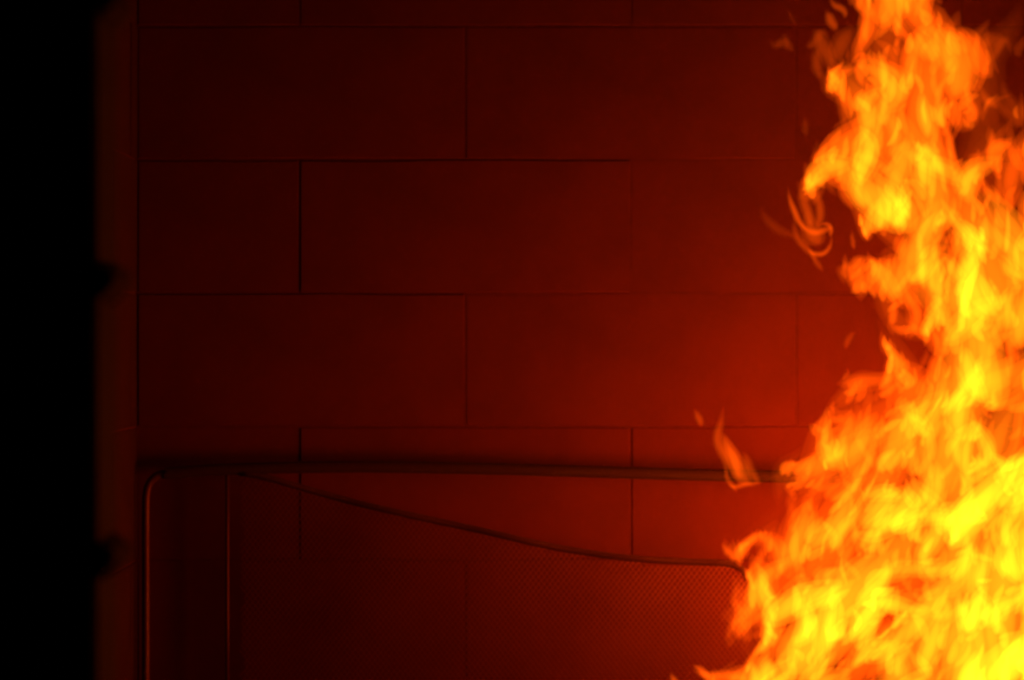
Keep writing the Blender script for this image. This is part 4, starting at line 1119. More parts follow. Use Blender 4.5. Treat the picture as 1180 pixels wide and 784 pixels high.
(1986,183,1990,177,1993,170,1994,165,1992,160,1987,156,1981,153,1976,150,55,72),
(1919,216,1917,213,1916,209,1914,206,1913,202,1911,199,1910,195,1908,191,33,120),
(2138,1342,2132,1338,2127,1334,2123,1329,2121,1324,2120,1319,2119,1313,2118,1308,46,114),
(2034,954,2044,949,2049,942,2049,933,2048,921,2049,911,2056,901,2067,893,48,38),
(2156,540,2156,529,2157,519,2160,509,2164,500,2168,492,2172,483,2176,474,55,175),
(2215,839,2215,833,2214,826,2214,819,2214,811,2216,802,2217,793,2217,784,37,188),
(2120,581,2117,569,2118,554,2123,538,2132,521,2142,507,2149,497,2154,492,55,126),
(2251,1339,2257,1339,2262,1340,2268,1340,2273,1340,2278,1339,2283,1337,2288,1336,46,297),
(2453,1228,2453,1214,2456,1200,2460,1185,2463,1169,2462,1154,2459,1140,2455,1127,55,463),
(2041,292,2040,287,2040,282,2041,277,2043,271,2046,266,2049,260,2052,254,43,113),
(1947,932,1953,926,1958,919,1963,912,1964,904,1962,896,1958,888,1954,881,55,41),
(2195,1260,2193,1257,2193,1252,2195,1246,2200,1239,2206,1231,2211,1224,2215,1218,53,334),
(1849,1373,1854,1368,1857,1362,1860,1356,1863,1353,1867,1352,1872,1351,1877,1348,40,231),
(1983,1000,1987,991,1991,981,1995,971,1998,960,2001,949,2004,937,2007,926,55,60),
(2168,355,2163,350,2160,347,2157,344,2156,341,2155,337,2154,332,2151,327,39,128),
(2166,1173,2171,1166,2174,1160,2175,1154,2176,1147,2178,1141,2181,1134,2185,1127,50,135),
(2048,1139,2050,1132,2052,1126,2055,1121,2058,1118,2061,1116,2063,1114,2065,1111,41,176),
(1965,947,1954,951,1945,954,1937,954,1930,951,1924,945,1917,940,1910,934,54,23),
(2464,779,2467,773,2467,766,2466,758,2467,750,2469,743,2472,737,2475,730,55,305),
(2301,477,2300,467,2300,457,2300,449,2297,442,2293,436,2288,430,2284,423,37,56),
(2157,610,2155,595,2153,582,2153,571,2156,562,2162,553,2168,544,2173,533,55,125),
(2247,941,2249,937,2252,933,2254,929,2255,925,2255,920,2255,916,2256,911,38,147),
(1882,1133,1886,1130,1892,1128,1898,1126,1904,1122,1910,1117,1916,1111,1922,1104,47,50),
(2265,1094,2270,1094,2275,1091,2280,1087,2286,1082,2293,1077,2301,1072,2308,1066,42,187),
(1722,1554,1722,1548,1723,1543,1724,1539,1725,1536,1726,1533,1728,1530,1728,1525,33,188),
(2400,1024,2401,1018,2403,1012,2404,1004,2402,995,2398,986,2393,977,2388,968,55,240),
(1713,1396,1712,1388,1710,1381,1709,1374,1709,1367,1711,1360,1713,1353,1713,1346,49,18),
(2018,214,2017,206,2018,197,2017,190,2012,185,2004,183,1996,183,1988,181,55,79),
(2369,1256,2374,1244,2380,1232,2386,1222,2390,1213,2394,1204,2398,1197,2406,1192,55,435),
(2364,747,2366,737,2369,725,2373,712,2375,698,2376,685,2376,674,2376,665,53,392),
(2041,546,2039,542,2037,538,2034,532,2034,525,2034,517,2034,510,2032,504,51,49),
(1951,1631,1949,1623,1950,1615,1957,1608,1965,1601,1973,1595,1978,1589,1980,1584,55,160),
(2419,1437,2427,1433,2434,1426,2441,1415,2448,1403,2457,1391,2466,1381,2473,1374,55,355),
(2406,713,2408,708,2409,701,2409,690,2408,677,2408,663,2409,653,2410,646,55,582),
(2282,332,2280,327,2279,321,2279,315,2279,309,2279,302,2279,295,2279,287,52,16),
(2125,1553,2122,1545,2117,1536,2110,1524,2100,1510,2091,1496,2082,1485,2075,1477,55,104),
(2068,675,2070,669,2075,662,2081,654,2087,644,2093,634,2096,625,2099,618,55,116),
(2201,1286,2205,1281,2209,1277,2213,1274,2217,1272,2222,1271,2226,1268,2230,1264,42,204),
(2098,760,2098,751,2096,742,2095,733,2094,724,2092,714,2089,703,2084,692,55,25),
(2137,62,2134,56,2131,50,2127,44,2125,37,2123,31,2121,27,2119,23,44,102),
(2436,877,2437,871,2438,865,2439,860,2439,855,2441,848,2443,841,2444,832,54,417),
(1645,1675,1654,1670,1663,1666,1669,1660,1673,1653,1676,1645,1679,1635,1682,1624,55,85),
(2089,859,2090,854,2091,849,2092,844,2092,839,2092,833,2091,829,2090,825,36,61),
(2253,1303,2249,1300,2247,1296,2246,1288,2247,1279,2249,1271,2250,1264,2251,1260,48,178),
(2269,430,2267,424,2266,418,2265,411,2265,404,2266,397,2266,390,2266,383,30,59),
(2184,702,2183,697,2182,691,2182,685,2181,680,2181,676,2181,671,2181,667,43,148),
(2347,837,2345,826,2341,816,2339,805,2336,796,2333,787,2329,779,2324,773,55,51),
(1914,195,1913,189,1912,184,1911,178,1911,173,1910,167,1910,162,1911,157,48,48),
(1892,1277,1895,1270,1896,1262,1898,1253,1900,1242,1905,1232,1911,1224,1919,1218,32,154),
(1805,1287,1805,1280,1806,1272,1806,1265,1805,1259,1803,1252,1801,1246,1799,1239,55,79),
(2119,1102,2118,1094,2116,1086,2114,1078,2114,1071,2115,1065,2115,1058,2115,1050,52,122),
(2533,1226,2538,1208,2543,1191,2548,1172,2552,1152,2555,1132,2559,1113,2565,1095,54,60),
(2272,1211,2276,1199,2281,1187,2285,1178,2289,1169,2292,1162,2297,1155,2304,1149,55,164),
(2152,823,2156,813,2160,803,2161,794,2160,785,2156,776,2151,767,2148,758,45,62),
(2339,1418,2341,1414,2343,1411,2344,1407,2344,1404,2345,1400,2347,1396,2350,1392,32,228),
(1877,1233,1885,1225,1894,1218,1902,1211,1908,1203,1914,1194,1919,1184,1924,1173,44,124),
(1968,1457,1971,1450,1976,1443,1979,1434,1978,1424,1974,1415,1969,1408,1967,1401,55,311),
(2163,1185,2171,1183,2179,1180,2185,1176,2191,1172,2195,1169,2198,1166,2202,1162,47,216),
(1940,1264,1950,1256,1957,1245,1966,1236,1978,1229,1991,1228,2005,1228,2017,1225,46,82),
(1680,1673,1687,1671,1695,1670,1703,1670,1711,1668,1718,1664,1725,1659,1731,1654,55,167),
(2444,266,2438,257,2436,244,2436,226,2435,204,2433,180,2429,157,2428,137,55,40),
(2030,348,2031,340,2031,333,2031,325,2031,318,2033,312,2034,305,2034,299,38,89),
(1907,1516,1910,1507,1910,1496,1909,1484,1908,1471,1907,1459,1904,1448,1897,1440,46,174),
(2123,1391,2115,1379,2111,1371,2110,1365,2114,1363,2119,1360,2123,1357,2124,1350,54,80),
(1898,1645,1902,1636,1905,1626,1909,1617,1914,1609,1919,1601,1925,1594,1930,1587,55,422),
(1812,1336,1816,1331,1820,1327,1823,1321,1825,1314,1825,1306,1825,1299,1826,1292,53,52),
(2073,911,2074,906,2076,901,2075,896,2072,890,2068,884,2064,876,2062,869,47,63),
(1996,419,2001,415,2005,410,2011,402,2017,394,2024,386,2030,381,2034,377,52,77),
(2039,230,2039,223,2038,216,2038,208,2040,200,2045,192,2050,184,2053,176,55,117),
(2325,1015,2330,1011,2336,1007,2341,1003,2346,997,2349,991,2351,986,2353,983,50,78),
(1887,1338,1884,1334,1881,1329,1879,1323,1882,1317,1888,1312,1892,1307,1892,1302,52,68),
(2083,963,2083,956,2085,950,2088,945,2093,940,2099,935,2105,931,2110,926,44,98),
(2522,403,2523,395,2526,388,2528,379,2528,370,2528,359,2528,349,2529,339,53,89),
(1967,1184,1968,1169,1972,1155,1976,1143,1980,1132,1982,1121,1984,1110,1986,1098,46,66),
(2183,447,2178,438,2175,429,2174,420,2173,411,2173,402,2173,392,2173,382,41,121),
(2399,906,2391,901,2385,895,2382,884,2382,871,2382,855,2383,840,2384,828,55,259),
(2169,1104,2171,1101,2174,1096,2179,1090,2186,1083,2192,1075,2196,1066,2197,1059,52,137),
(2048,1669,2055,1665,2063,1662,2071,1658,2079,1653,2086,1647,2094,1641,2101,1636,54,468),
(2044,530,2044,524,2045,519,2045,513,2044,508,2041,504,2039,501,2037,497,41,156),
(1931,1175,1936,1164,1941,1155,1947,1148,1952,1142,1956,1137,1961,1131,1965,1125,55,119),
(2051,459,2049,452,2047,446,2045,440,2044,434,2044,429,2044,424,2044,418,49,208),
(2212,94,2210,92,2207,88,2203,85,2198,81,2194,76,2190,73,2187,70,43,95),
(1834,1157,1832,1151,1830,1144,1827,1137,1822,1132,1816,1129,1810,1127,1804,1126,55,25),
(2211,452,2212,447,2213,443,2212,439,2210,434,2208,429,2206,423,2202,417,40,129),
(2369,548,2367,538,2366,529,2366,520,2368,512,2371,504,2375,497,2377,490,55,232),
(2306,415,2303,409,2300,403,2297,397,2294,391,2290,385,2285,378,2281,371,55,46),
(2404,556,2417,556,2430,556,2441,554,2452,547,2461,538,2471,528,2483,521,55,361),
(2443,311,2448,303,2455,296,2464,289,2474,282,2484,274,2493,269,2501,265,55,55),
(1834,1110,1836,1104,1838,1099,1840,1095,1842,1093,1843,1090,1844,1086,1846,1080,41,58),
(2531,476,2541,456,2546,434,2551,411,2555,388,2562,365,2570,341,2575,318,55,47),
(2326,1331,2323,1321,2319,1312,2315,1305,2314,1298,2315,1291,2316,1284,2315,1275,50,269),
(2075,468,2074,463,2073,457,2073,452,2073,446,2072,439,2070,432,2067,424,38,238),
(2153,1015,2155,1005,2159,996,2163,987,2169,978,2176,970,2183,961,2190,951,55,103),
(1982,908,1979,905,1977,900,1978,895,1980,889,1983,882,1986,876,1987,871,47,44),
(2190,393,2192,387,2193,381,2192,373,2191,364,2189,354,2186,346,2183,340,40,83),
(2153,719,2154,711,2152,704,2151,699,2151,694,2153,688,2156,681,2157,672,54,102),
(1996,1534,1998,1526,1999,1517,2001,1509,2006,1503,2014,1500,2022,1498,2030,1496,48,164),
(1689,1459,1690,1451,1691,1442,1695,1435,1702,1430,1710,1427,1717,1425,1720,1422,49,47),
(2521,311,2515,302,2514,290,2513,276,2509,261,2501,247,2493,233,2489,220,55,59),
(1984,28,1980,20,1979,13,1979,8,1982,4,1984,1,1986,-4,1986,-11,48,60),
(2197,497,2197,490,2197,483,2197,476,2197,469,2198,462,2199,455,2200,448,45,78),
(2215,259,2223,259,2229,258,2233,255,2233,250,2230,244,2226,239,2224,235,39,63),
(2439,944,2443,927,2445,910,2447,891,2449,871,2452,851,2454,833,2454,816,49,284),
(2016,1497,2015,1490,2014,1484,2014,1478,2016,1472,2020,1467,2025,1463,2030,1459,50,145),
(2457,745,2457,734,2460,721,2462,703,2462,684,2458,666,2452,651,2446,638,55,244),
(2109,40,2111,31,2114,21,2119,10,2124,-1,2128,-12,2131,-22,2132,-32,55,63),
(2148,954,2153,943,2158,934,2162,927,2165,922,2168,918,2170,912,2174,903,25,250),
(2022,144,2020,139,2018,135,2017,130,2015,126,2013,123,2011,120,2009,116,33,55),
(1904,996,1899,994,1893,992,1888,990,1883,987,1879,983,1874,979,1869,976,51,64),
(2253,427,2249,422,2247,418,2247,413,2251,408,2256,404,2260,400,2261,397,42,152),
(2100,395,2100,381,2101,368,2103,356,2106,347,2110,340,2114,334,2119,327,52,110),
(2181,820,2181,815,2182,809,2184,801,2186,793,2186,786,2183,781,2177,779,45,68),
(2547,961,2546,950,2544,937,2540,921,2537,902,2535,886,2533,873,2531,864,55,46),
(2246,1021,2246,1017,2248,1013,2250,1010,2254,1007,2258,1004,2261,1000,2261,995,36,240),
(2363,384,2361,378,2358,371,2355,363,2351,355,2347,346,2342,337,2337,329,55,32),
(2384,1431,2382,1420,2379,1410,2376,1402,2376,1395,2379,1390,2385,1384,2392,1376,54,648),
(2179,873,2180,870,2183,866,2186,861,2188,855,2189,849,2190,844,2189,841,35,132),
(2460,1303,2466,1299,2469,1293,2470,1284,2470,1273,2471,1262,2471,1250,2472,1241,55,234),
(2005,656,2010,650,2016,643,2021,633,2024,622,2027,611,2028,601,2028,592,53,76),
(2448,779,2445,764,2441,746,2437,725,2431,703,2424,681,2417,661,2411,644,53,407),
(2048,1182,2051,1179,2054,1175,2057,1171,2060,1167,2063,1165,2067,1162,2071,1159,30,220),
(2379,585,2381,581,2383,576,2383,569,2380,562,2375,556,2371,552,2368,550,52,311),
(2310,1572,2307,1562,2305,1551,2305,1540,2306,1530,2308,1519,2311,1510,2313,1501,46,292),
(2380,1222,2378,1218,2376,1211,2374,1202,2375,1190,2377,1179,2379,1170,2380,1163,52,498),
(2031,1500,2031,1495,2033,1490,2037,1486,2044,1483,2052,1481,2059,1479,2065,1476,51,208),
(2025,406,2035,396,2047,387,2059,377,2069,365,2077,351,2085,336,2092,323,55,74),
(2233,297,2232,294,2230,291,2227,287,2225,283,2223,279,2220,274,2218,270,38,46),
(2267,259,2272,246,2276,236,2279,231,2282,229,2287,227,2293,223,2303,216,39,39),
(2035,1224,2037,1218,2039,1211,2042,1205,2046,1198,2050,1192,2054,1185,2058,1179,48,204),
(1830,1545,1830,1534,1832,1524,1835,1515,1837,1507,1840,1498,1844,1490,1849,1483,53,162),
(1823,1229,1826,1225,1829,1220,1832,1214,1835,1208,1839,1200,1841,1192,1843,1184,29,93),
(2095,448,2093,443,2092,437,2090,431,2089,424,2089,418,2088,412,2087,406,42,121),
(2290,1320,2290,1312,2289,1303,2287,1294,2287,1284,2286,1276,2286,1270,2284,1264,45,148),
(2128,1031,2127,1027,2126,1023,2127,1019,2127,1015,2129,1010,2130,1006,2130,1002,35,194),
(2282,149,2279,148,2277,144,2277,138,2276,130,2275,122,2273,116,2272,112,44,48),
(2258,137,2252,126,2250,115,2250,106,2252,98,2253,90,2251,82,2248,73,52,51),
(1951,1549,1958,1544,1965,1537,1971,1530,1978,1523,1986,1518,1993,1512,1999,1505,51,84),
(2286,966,2283,963,2280,959,2275,955,2271,950,2266,943,2262,934,2259,926,43,47),
(1684,1577,1688,1571,1693,1565,1697,1560,1700,1554,1703,1549,1706,1543,1708,1537,55,51),
(2524,1284,2526,1277,2528,1270,2530,1263,2531,1255,2531,1247,2530,1239,2529,1230,54,68),
(2140,779,2139,776,2139,773,2139,769,2138,765,2136,761,2134,756,2133,752,30,203),
(2501,1335,2502,1328,2502,1319,2502,1310,2504,1299,2508,1290,2512,1284,2518,1279,55,129),
(2204,569,2205,562,2207,555,2207,548,2205,542,2200,537,2195,532,2190,527,46,108),
(1644,1584,1644,1577,1644,1571,1645,1565,1645,1560,1644,1556,1642,1551,1640,1546,31,41),
(1760,1251,1761,1245,1762,1240,1763,1235,1764,1231,1764,1227,1763,1223,1762,1219,34,51),
(2296,1472,2306,1470,2315,1467,2323,1465,2332,1463,2342,1460,2354,1457,2367,1451,48,220),
(2561,600,2556,593,2553,585,2550,575,2546,565,2541,557,2535,550,2528,545,55,51),
(2101,1369,2098,1363,2095,1357,2092,1352,2093,1347,2095,1343,2099,1337,2103,1330,50,75),
(2396,1166,2400,1159,2404,1153,2408,1147,2410,1140,2412,1133,2415,1124,2420,1116,53,601),
(2018,1088,2012,1073,2004,1059,1995,1046,1987,1033,1980,1019,1972,1005,1962,992,55,68),
(2429,177,2425,168,2418,159,2413,148,2411,137,2413,125,2416,115,2418,105,54,88),
(2245,1287,2250,1282,2256,1282,2264,1284,2272,1288,2280,1290,2287,1290,2293,1289,51,193),
(2522,235,2520,229,2519,224,2518,217,2518,209,2517,201,2516,193,2515,185,55,58),
(1840,1207,1844,1202,1846,1196,1850,1188,1853,1180,1858,1172,1862,1164,1865,1157,50,45),
(2320,641,2319,633,2317,626,2315,618,2312,611,2308,604,2303,598,2299,592,55,100),
(2068,1105,2070,1098,2072,1090,2073,1082,2075,1075,2077,1068,2079,1061,2080,1054,36,65),
(2079,209,2083,200,2087,191,2093,181,2097,169,2101,156,2105,142,2108,129,36,92),
(2114,418,2111,416,2107,413,2105,408,2102,402,2101,395,2099,389,2098,384,45,92),
(1979,1343,1978,1333,1975,1324,1968,1316,1959,1308,1952,1301,1947,1293,1945,1285,53,88),
(2243,1289,2240,1279,2237,1270,2237,1261,2239,1252,2244,1244,2250,1237,2257,1229,38,160),
(2055,76,2055,70,2056,63,2055,56,2053,49,2049,42,2045,36,2041,31,46,47),
(2041,657,2044,646,2047,635,2049,627,2049,619,2048,611,2049,603,2051,593,44,83),
(2198,1542,2207,1532,2217,1524,2224,1515,2230,1505,2233,1495,2235,1484,2238,1473,49,195),
(2093,1057,2094,1055,2096,1052,2099,1048,2102,1043,2105,1037,2108,1032,2112,1028,38,191),
(2088,779,2089,776,2089,772,2090,768,2091,763,2093,759,2095,755,2097,751,35,29),
(2135,288,2132,277,2130,266,2128,257,2127,248,2129,239,2130,230,2131,220,34,157),
(2227,222,2228,216,2228,211,2228,205,2229,200,2231,194,2233,189,2236,184,45,72),
(2138,501,2140,487,2143,473,2144,460,2141,448,2134,438,2126,428,2119,418,46,86),
(2469,127,2469,116,2475,106,2484,96,2492,85,2495,75,2493,67,2489,59,55,70),
(1925,420,1928,418,1931,414,1933,409,1935,404,1938,397,1939,391,1939,385,47,75),
(2074,542,2069,529,2064,516,2061,504,2061,491,2063,479,2068,468,2074,457,41,167),
(1997,1167,1995,1160,1994,1153,1993,1146,1991,1140,1987,1135,1983,1129,1980,1124,36,98),
(2051,363,2053,354,2055,346,2058,340,2061,334,2063,329,2065,324,2067,318,50,72),
(1734,1257,1736,1248,1739,1240,1742,1235,1743,1231,1744,1228,1745,1223,1750,1219,47,31),
(2164,121,2163,112,2160,103,2158,93,2158,83,2161,72,2165,61,2168,49,50,80),
(2223,1472,2229,1474,2234,1473,2239,1470,2244,1466,2249,1462,2254,1458,2258,1456,50,227),
(2014,501,2009,492,2007,482,2005,471,2002,460,1998,450,1995,441,1993,433,55,123),
(2242,392,2248,381,2254,371,2260,363,2265,357,2269,351,2272,345,2276,338,52,32),
(2002,1442,2007,1439,2011,1436,2016,1433,2019,1428,2022,1423,2025,1418,2027,1412,44,226),
(2027,1040,2025,1032,2024,1025,2022,1017,2019,1009,2014,1003,2009,997,2006,991,55,58),
(2057,1098,2053,1088,2049,1078,2046,1068,2043,1057,2041,1047,2040,1036,2040,1024,55,86),
(2108,-69,2109,-77,2110,-86,2109,-96,2105,-106,2100,-116,2095,-126,2095,-135,54,226),
(1910,1058,1908,1049,1908,1041,1908,1036,1906,1032,1902,1029,1897,1024,1891,1016,55,154),
(2176,315,2176,311,2177,305,2179,297,2183,289,2187,281,2193,276,2197,272,49,40),
(2359,1091,2363,1090,2368,1088,2372,1083,2375,1076,2377,1068,2378,1060,2378,1053,47,634),
(2112,912,2114,907,2116,900,2119,891,2124,881,2131,872,2137,865,2142,858,46,43),
(2393,1675,2392,1662,2393,1650,2394,1639,2394,1629,2392,1619,2391,1609,2392,1598,55,1916),
(2400,1287,2400,1274,2399,1262,2397,1250,2396,1238,2397,1224,2400,1209,2405,1192,55,303),
(2089,32,2091,28,2092,23,2091,17,2090,11,2090,6,2091,3,2093,0,35,117),
(1853,1185,1853,1178,1853,1171,1853,1163,1855,1156,1856,1148,1858,1141,1858,1133,52,28),
(2353,1327,2357,1317,2359,1308,2360,1297,2359,1286,2358,1275,2357,1266,2358,1257,42,298),
(2300,583,2301,571,2302,559,2300,547,2297,535,2294,523,2294,511,2297,498,55,92),
(1966,622,1967,618,1970,614,1974,611,1978,606,1981,601,1983,597,1986,593,39,54),
(2507,1570,2520,1564,2532,1560,2540,1555,2547,1547,2553,1538,2563,1529,2578,1523,55,52),
(2041,1404,2046,1392,2049,1381,2053,1372,2059,1367,2068,1365,2078,1363,2088,1357,52,131),
(1665,1280,1671,1277,1676,1274,1680,1269,1684,1263,1686,1256,1688,1249,1690,1241,46,12),
(2189,1335,2191,1330,2192,1325,2193,1320,2195,1316,2198,1312,2201,1309,2205,1306,42,211),
(2204,953,2208,946,2212,938,2216,930,2220,923,2226,917,2232,912,2239,906,44,276),
(1980,263,1984,252,1987,240,1990,230,1994,220,1997,210,1998,200,1997,188,46,68),
(2313,1435,2313,1431,2314,1426,2317,1419,2320,1411,2323,1403,2325,1397,2326,1392,52,211),
(2413,1316,2414,1308,2417,1299,2418,1290,2418,1279,2417,1268,2417,1258,2419,1249,55,347),
(1804,1248,1807,1238,1810,1228,1813,1218,1816,1208,1817,1197,1816,1185,1816,1172,42,18),
(2157,591,2163,584,2171,577,2178,569,2183,559,2185,548,2187,538,2193,531,41,42),
(2081,1352,2083,1347,2083,1342,2085,1337,2087,1333,2090,1330,2094,1327,2097,1324,38,74),
(2079,1570,2080,1566,2083,1561,2084,1554,2085,1547,2084,1538,2082,1530,2081,1523,55,123),
(2172,189,2176,179,2179,170,2182,161,2185,153,2190,144,2196,134,2202,124,55,61),
(1793,1411,1790,1405,1788,1399,1788,1394,1792,1389,1798,1384,1804,1379,1808,1373,49,158),
(2283,1013,2281,1007,2280,1001,2281,995,2283,989,2285,982,2289,973,2292,965,54,60),
(2366,1504,2372,1494,2378,1480,2384,1460,2388,1438,2389,1417,2388,1403,2388,1393,55,394),
(2233,595,2230,590,2229,583,2231,576,2234,568,2236,561,2236,555,2232,550,52,137),
(2061,1310,2064,1303,2068,1298,2072,1295,2077,1293,2082,1291,2088,1288,2093,1283,51,94),
(1870,1217,1876,1208,1881,1200,1883,1194,1883,1187,1882,1180,1882,1172,1885,1162,31,46),
(2340,1164,2338,1154,2339,1145,2341,1136,2341,1128,2339,1119,2336,1111,2336,1102,42,230),
(1963,454,1959,441,1960,429,1963,418,1964,408,1962,399,1957,388,1952,375,55,74),
(2178,1375,2185,1373,2194,1372,2202,1369,2210,1364,2215,1356,2217,1347,2220,1338,55,108),
(2242,574,2240,566,2240,557,2238,546,2233,534,2225,524,2217,517,2211,510,46,179),
(1862,1480,1862,1467,1860,1455,1857,1443,1857,1430,1858,1418,1859,1406,1860,1393,43,242),
(1728,1340,1727,1335,1726,1331,1725,1326,1726,1322,1729,1317,1731,1312,1732,1305,43,86),
(2008,1122,2011,1114,2015,1105,2019,1096,2022,1088,2025,1079,2028,1069,2031,1059,30,77),
(2237,106,2234,97,2232,88,2229,82,2225,76,2221,71,2217,65,2213,57,45,34),
(1781,1457,1778,1453,1775,1449,1773,1445,1772,1441,1771,1437,1771,1433,1772,1429,36,266),
(1852,1404,1864,1396,1876,1390,1887,1384,1896,1378,1902,1371,1907,1364,1912,1358,55,147),
(2486,831,2488,825,2487,816,2487,804,2488,790,2493,774,2501,759,2509,744,54,105),
(2063,110,2066,103,2068,96,2071,89,2073,83,2077,76,2079,69,2081,62,42,35),
(2137,1375,2140,1371,2143,1368,2148,1365,2154,1362,2159,1358,2162,1354,2164,1349,46,132),
(2402,258,2403,252,2404,246,2403,238,2400,230,2397,221,2393,211,2388,203,55,44),
(1964,1130,1960,1125,1955,1120,1951,1115,1949,1109,1952,1102,1956,1096,1958,1090,54,62),
(2241,383,2239,375,2236,368,2236,362,2240,358,2247,357,2254,357,2259,355,37,21),
(1999,1289,2008,1279,2017,1270,2023,1260,2025,1250,2025,1239,2026,1228,2029,1216,43,96),
(1954,1672,1962,1674,1971,1676,1981,1674,1990,1667,1998,1658,2004,1647,2009,1638,55,141),
(2121,529,2125,521,2130,513,2133,503,2134,493,2134,482,2135,472,2138,463,51,75),
(1934,195,1932,191,1929,186,1925,181,1920,176,1916,171,1911,166,1907,162,48,134),
(2294,1389,2286,1384,2278,1378,2269,1371,2261,1362,2255,1351,2252,1339,2250,1327,43,169),
(2376,551,2378,540,2379,528,2379,516,2379,504,2380,492,2381,480,2382,468,55,209),
(2535,892,2528,884,2525,873,2525,860,2526,845,2525,831,2521,817,2515,805,55,47),
(2452,203,2449,189,2447,176,2444,165,2438,157,2431,149,2426,139,2422,127,55,52),
(2248,863,2249,855,2252,848,2255,842,2257,836,2259,830,2261,823,2265,818,52,194),
(1956,1193,1960,1188,1965,1184,1969,1180,1971,1175,1971,1170,1971,1165,1972,1160,32,143),
(1852,451,1856,447,1859,444,1861,440,1861,437,1860,434,1859,430,1859,425,34,89),
(2016,1412,2014,1407,2013,1403,2013,1397,2015,1392,2017,1387,2019,1382,2020,1377,43,384),
(1908,1269,1909,1263,1910,1258,1911,1252,1910,1246,1908,1240,1906,1234,1905,1228,42,99),
(1892,1296,1892,1290,1892,1286,1893,1281,1894,1277,1895,1273,1895,1269,1893,1265,39,74),
(2179,1575,2181,1566,2184,1557,2189,1547,2194,1537,2201,1527,2207,1518,2214,1511,55,82)]


def flame_r(t):
    return (max(t, 0) ** .55) * (max(1 - t, 0) ** .8) / .465


def unpack(row):
    p = row[:16]
    return [(p[2 * i] * .5, p[2 * i + 1] * .5) for i in range(8)], row[16] * .1, row[17] * .00116


def flame_tube(pts, W, d, origin, n=13, sides=10, t0=0.0, t1=1.0, v=None, f=None, wob=0.0):
    """a closed tongue of flame along its spine"""
    px = smooth_path(pts, 29)
    P, R = [], []
    ph = random.uniform(0, 6)
    for t in np.linspace(.004, .996, n):
        s = t0 + (t1 - t0) * t
        i = min(int(s * 28), 27)
        q = px[i] + (px[i + 1] - px[i]) * (s * 28 - i)
        P.append(at(q[0], q[1], d + wob * math.sin(3 * s + ph)) - origin)
        R.append(max(W * flame_r(t), .25) * d / F)
    return tube(P, R, sides, v, f)


fire_base = at(1080, 392, DFIRE)
fire_base.z = 0
fire = empty('fire', fire_base, 'tall roaring orange and yellow fire burning before the block wall', 'fire')
random.seed(4)


def add_flame(parent, origin, pts, W, a, d, core=True, wob=.02):
    mpp = d / F
    so = a * .55 / (2 * W * mpp)
    v, f = flame_tube(pts, W, d, origin, wob=wob)
    o = link('flame', mesh('flame', v, f, True), flame_mat(so, a), parent)
    if core:
        sc = a * .45 / (2 * .55 * W * mpp)
        st = random.getstate()
        v, f = flame_tube(pts, W * .55, d, origin, n=11, sides=8, t0=.06, t1=.86, wob=0)
        link('flame_core', mesh('flame_core', v, f, True), flame_mat(sc, a), o)
    return o


for row in FLAMES:
    pts, W, a = unpack(row)
    d = DFIRE + random.gauss(0, .07) * (1 if W < 20 else .5)
    d = min(max(d, DFIRE - .2), DFIRE + .13)
    add_flame(fire, fire_base, pts, W, a, d, wob=0)

bins = {}
for row in STREAKS:
    pts, W, a = unpack(row)
    d = DFIRE + random.uniform(-.16, .13)
    s = a * .85 / (2 * W * d / F)
    k = round(math.log(max(s, .02)) / math.log(1.12))
    bins.setdefault(k, []).append((pts, W, d))
V, FC, MI, mats = [], [], [], []
for k, rows in sorted(bins.items()):
    mats.append(flame_mat(1.12 ** k, .05 if k < 12 else .2))
    for pts, W, d in rows:
        n0 = len(FC)
        flame_tube(pts, W, d, fire_base, n=9, sides=6, v=V, f=FC)
        MI += [len(mats) - 1] * (len(FC) - n0)
me = bpy.data.meshes.new('flame_streaks')
me.from_pydata([tuple(p) for p in V], [], FC)
for m in mats:
    me.materials.append(m)
me.polygons.foreach_set('material_index', MI)
me.polygons.foreach_set('use_smooth', [True] * len(FC))
so = bpy.data.objects.new('flame_streaks', me)
COL.objects.link(so)
so.parent = fire
so['kind'] = 'stuff'

